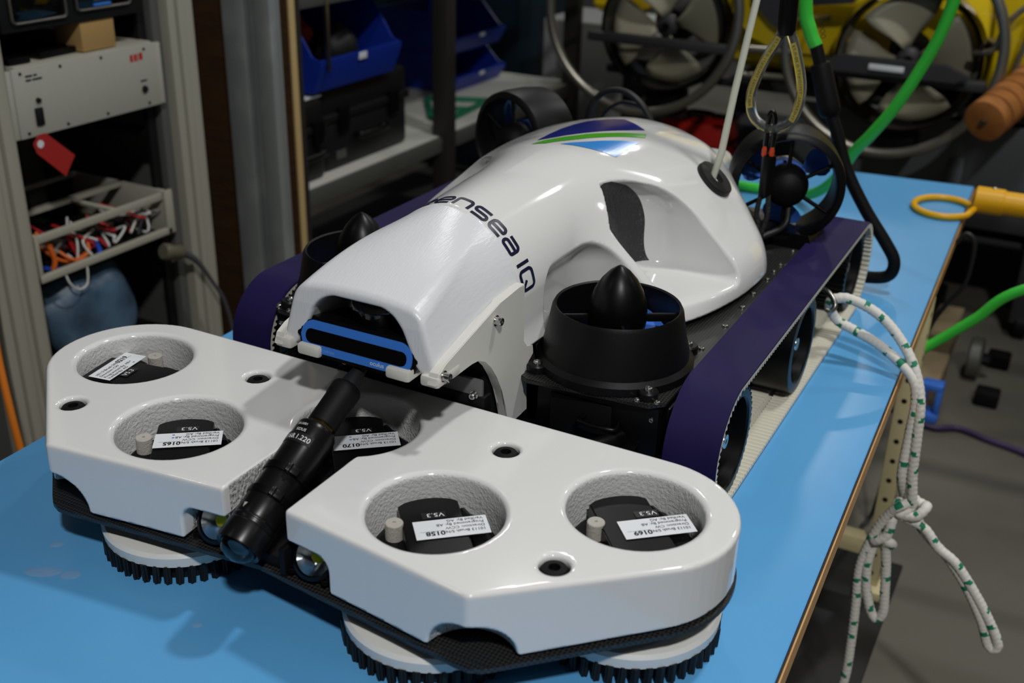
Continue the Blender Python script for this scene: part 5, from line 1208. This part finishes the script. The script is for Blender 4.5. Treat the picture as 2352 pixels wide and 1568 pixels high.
# stacked float discs on a rod, leading back
fa = Vector((0.13, 0.36, 0.115)); fa_n = fa.normalized(); f0 = Vector((0.412, 2.20, 0.058))
FR = lathe('float_rod', [(0.009, -0.012), (0.009, fa.length+0.08)], M_STEEL, RV, 12, rv(f0), fa_n)
for k in range(8):
    s0 = k*fa.length/8; lathe('float_disc', [(0.053, s0+0.001), (0.061, s0+0.004), (0.061, s0+fa.length/8-0.006), (0.055, s0+fa.length/8-0.002)], M_CORK, FR, 36, rv(f0), fa_n)
bx('float_bracket', 0.40, 0.56, -0.25, -0.22, -0.10+T, 0.20+T, M_DKG, RV, 0.004).location = (0.02, 0.05, 0.0)
# trolley
TRL = empty('steel_trolley', (0, 2.9, 0)); tag(TRL, 'dark steel trolley with grey deck carrying the yellow vehicle', 'trolley')
M_TR = mat('dark_trolley_steel', (46, 47, 49), 0.5); M_GDECK = mat('slate_grey_panel', (84, 88, 92), 0.5)
bx('deck', -0.95, 1.25, -0.28, 1.3, 0.735, 0.765, M_TR, TRL, 0.004)
for x in (-0.85, 0.13, 0.62, 1.2):
    for y in (-0.22, 1.2): bx('trolley_leg', x-0.04, x+0.04, y-0.04, y+0.04, 0.06, 0.735, M_TR, TRL, 0.004); lathe('castor', [(0.045, -0.02), (0.05, -0.014), (0.05, 0.014), (0.045, 0.02)], M_BLKMAT, TRL, 20, (x, y, 0.05), (1, 0, 0))
bx('lower_rail', -0.85, 1.2, -0.24, -0.20, 0.36, 0.42, M_TR, TRL, 0.004); bx('lower_deck', -0.85, 1.2, -0.20, 1.2, 0.30, 0.32, M_TR, TRL, 0.003)
bx('slate_panel', -0.22, 0.60, -0.275, -0.262, 0.50, 0.72, M_GDECK, TRL, 0.004)
for x in (-0.8, 0.55): bx('cradle_block', x-0.12, x+0.12, -0.30, 0.2, 0.765, 0.80, M_BLKMAT, TRL, 0.006)
for i, (x, y, z, sx_, sz, lab) in enumerate(((-0.09, 2.71, 0.3205, 0.09, 0.44, 'tall red case on the trolley between the two guard rings'), (-0.64, 2.80, 0.3205, 0.24, 0.24, 'low red case on the trolley shelf under the left guard ring'))):
    R = empty('red_case', (x, y, z)); tag(R, lab, 'case'); M_RED = mat('red_case_paint', (196, 34, 24), 0.4)
    bx('case_body', -sx_/2, sx_/2, -0.06, 0.16, 0.0005, sz, M_RED, R, 0.01); bx('case_band', -sx_/2-0.003, sx_/2+0.003, -0.063, 0.163, sz*0.6, sz*0.66, M_BLKMAT, R, 0.002)
    tube('case_grip', [(-0.05, 0.05, sz-0.002), (-0.045, 0.05, sz+0.02), (0.045, 0.05, sz+0.02), (0.05, 0.05, sz-0.002)], 0.007, M_BLKMAT, R, 8, n=4)

# ---- loose things on the floor to the right
c3 = tube('green_hose', [W3(p) for p in ((1.10, 1.02, 0.16), (0.86, 1.01, 0.10), (0.642, 1.0, 0.007), (0.567, 1.0, -0.072), (0.505, 1.0, -0.136), (0.44, 1.0, -0.20), (0.34, 1.02, -0.30), (0.2, 1.05, -0.5), (0.05, 1.1, -0.744))], 0.0105, M_GREEN, None, 14, n=8)
tag(c3, 'bright green cable running down under the table from the right', 'cable')
pc = tube('purple_cable', [(0.30, 1.92, 0.009), (0.458, 1.835, 0.009), (0.537, 1.867, 0.009), (0.62, 1.84, 0.009), (0.721, 1.811, 0.009), (0.95, 1.70, 0.009), (1.3, 1.75, 0.009)], 0.009, mat('purple_sheath', (60, 46, 84), 0.5), None, 12, n=8); tag(pc, 'dark purple cable lying across the concrete floor', 'cable')
bc = tube('black_cable', [W3(p) for p in ((0.480, 1.30, -0.02), (0.497, 1.30, 0.004), (0.516, 1.30, -0.012), (0.519, 1.30, -0.06), (0.513, 1.30, -0.115), (0.486, 1.30, -0.165), (0.458, 1.30, -0.24), (0.44, 1.28, -0.40), (0.42, 1.25, -0.70), (0.40, 1.22, -0.7545))], 0.0052, M_RUBBER, None, 10, n=8); tag(bc, 'thin black cable drooping off the far table edge', 'cable')
oc = tube('orange_cord', [(-1.9, -0.4, 0.008), (-1.74, 0.10, 0.008), (-1.72, 0.40, 0.008), (-1.745, 0.47, 0.03), (-1.80, 0.52, 0.20), (-1.84, 0.55, 0.5)], 0.008, mat('orange_sheath', (216, 120, 30), 0.5), None, 10, n=8)
bpy.data.objects.remove(oc)
oc = tube('orange_cord', [(-1.02, 0.045, 0.008), (-1.05, 0.06, 0.009), (-1.10, 0.075, 0.06), (-1.14, 0.085, 0.22), (-1.17, 0.088, 0.42), (-1.22, 0.12, 0.60), (-1.29, 0.20, 0.80)], 0.008, mat('orange_sheath', (216, 120, 30), 0.5), None, 10, n=8); tag(oc, 'orange cord drooping beside the rack post', 'cord')
# wheeled jack with timber blocks
JK = empty('floor_jack', (0.46, 2.25, 0)); tag(JK, 'grey floor jack with timber pads and a steel wheel beyond the table', 'jack')
M_TIMB = mat('grey_timber', (150, 134, 104), 0.7, vary=((120, 104, 78), 8, (1, 1, 6), 0.35, 0.7))
bx('timber_pad', -0.10, -0.01, -0.30, -0.02, 0.0, 0.075, M_TIMB, JK, 0.004); bx('timber_pad', -0.10, -0.02, 0.05, 0.34, 0.0, 0.10, M_TIMB, JK, 0.004)
lathe('jack_wheel', [(0.060, -0.02), (0.066, -0.014), (0.066, 0.014), (0.060, 0.02), (0.02, 0.022)], M_FRAME, JK, 28, (0.06, 0.02, 0.066), (1, 0, 0)); lathe('axle_nut', [(0.02, 0), (0.02, 0.02), (0.012, 0.028)], M_BLKMAT, JK, 6, (0.082, 0.02, 0.066), (1, 0, 0))
box('jack_handle', (-0.14, 0.30, 0.30), (0.05, 0.03, 0.62), M_GDECK, JK, 0.008, Matrix.Rotation(-0.28, 3, 'X')); bx('jack_body', -0.16, -0.10, -0.25, 0.5, 0.03, 0.12, M_BLKMAT, JK, 0.01)
for y in (-0.16, 0.14): bx('foot_lever', 0.09, 0.16, y-0.03, y+0.03, 0.0, 0.05, M_BLKMAT, JK, 0.008)
BC = empty('blue_clamp', (0.445, 1.90, 0.0)); tag(BC, 'small bright blue clamp on the floor beside the timber pads', 'clamp')
bx('clamp_jaw', -0.03, 0.03, -0.03, 0.03, 0.0, 0.03, M_PROP, BC, 0.008); bx('clamp_arm', -0.03, -0.012, -0.025, 0.025, 0.03, 0.11, M_PROP, BC, 0.006); bx('clamp_arm', 0.012, 0.03, -0.025, 0.025, 0.03, 0.11, M_PROP, BC, 0.006); bx('clamp_bridge', -0.03, 0.03, -0.025, 0.025, 0.10, 0.122, M_PROP, BC, 0.006)
RW = empty('hose_reel', (0.86, 1.30, 0)); tag(RW, 'dark wheel with a red rim standing on the concrete at the right', 'reel')
bm = bmesh.new(); add_tube(bm, [(-0.005, 0.17*math.cos(a), 0.172+0.155*math.sin(a)) for a in np.linspace(0, 2*PI, 48)[:-1]], 0.016, 10, closed=True); bm_obj('rim', bm, mat('red_rim_paint', (170, 28, 30), 0.4), RW)
lathe('wheel_disc', [(0.150, -0.03), (0.150, 0.05), (0.03, 0.06)], M_BLKMAT, RW, 36, (0.03, 0, 0.172), (1, 0, 0)); bx('stand', 0.02, 0.08, -0.16, 0.16, 0.0, 0.05, M_BLKMAT, RW, 0.006)
BK = empty('yellow_bucket', (0.66, 3.45, 0)); tag(BK, 'yellow bucket standing on the concrete beyond the green cable', 'bucket')
lathe('bucket_wall', [(0.10, 0.002), (0.13, 0.25), (0.137, 0.25), (0.137, 0.262), (0.124, 0.262), (0.095, 0.008), (0, 0.008)], M_YEL, BK, 32)
tube('bucket_handle', [(-0.137, 0, 0.24), (-0.12, -0.05, 0.20), (0, -0.13, 0.17), (0.12, -0.05, 0.20), (0.137, 0, 0.24)], 0.004, M_STEEL, BK, 8, n=5)
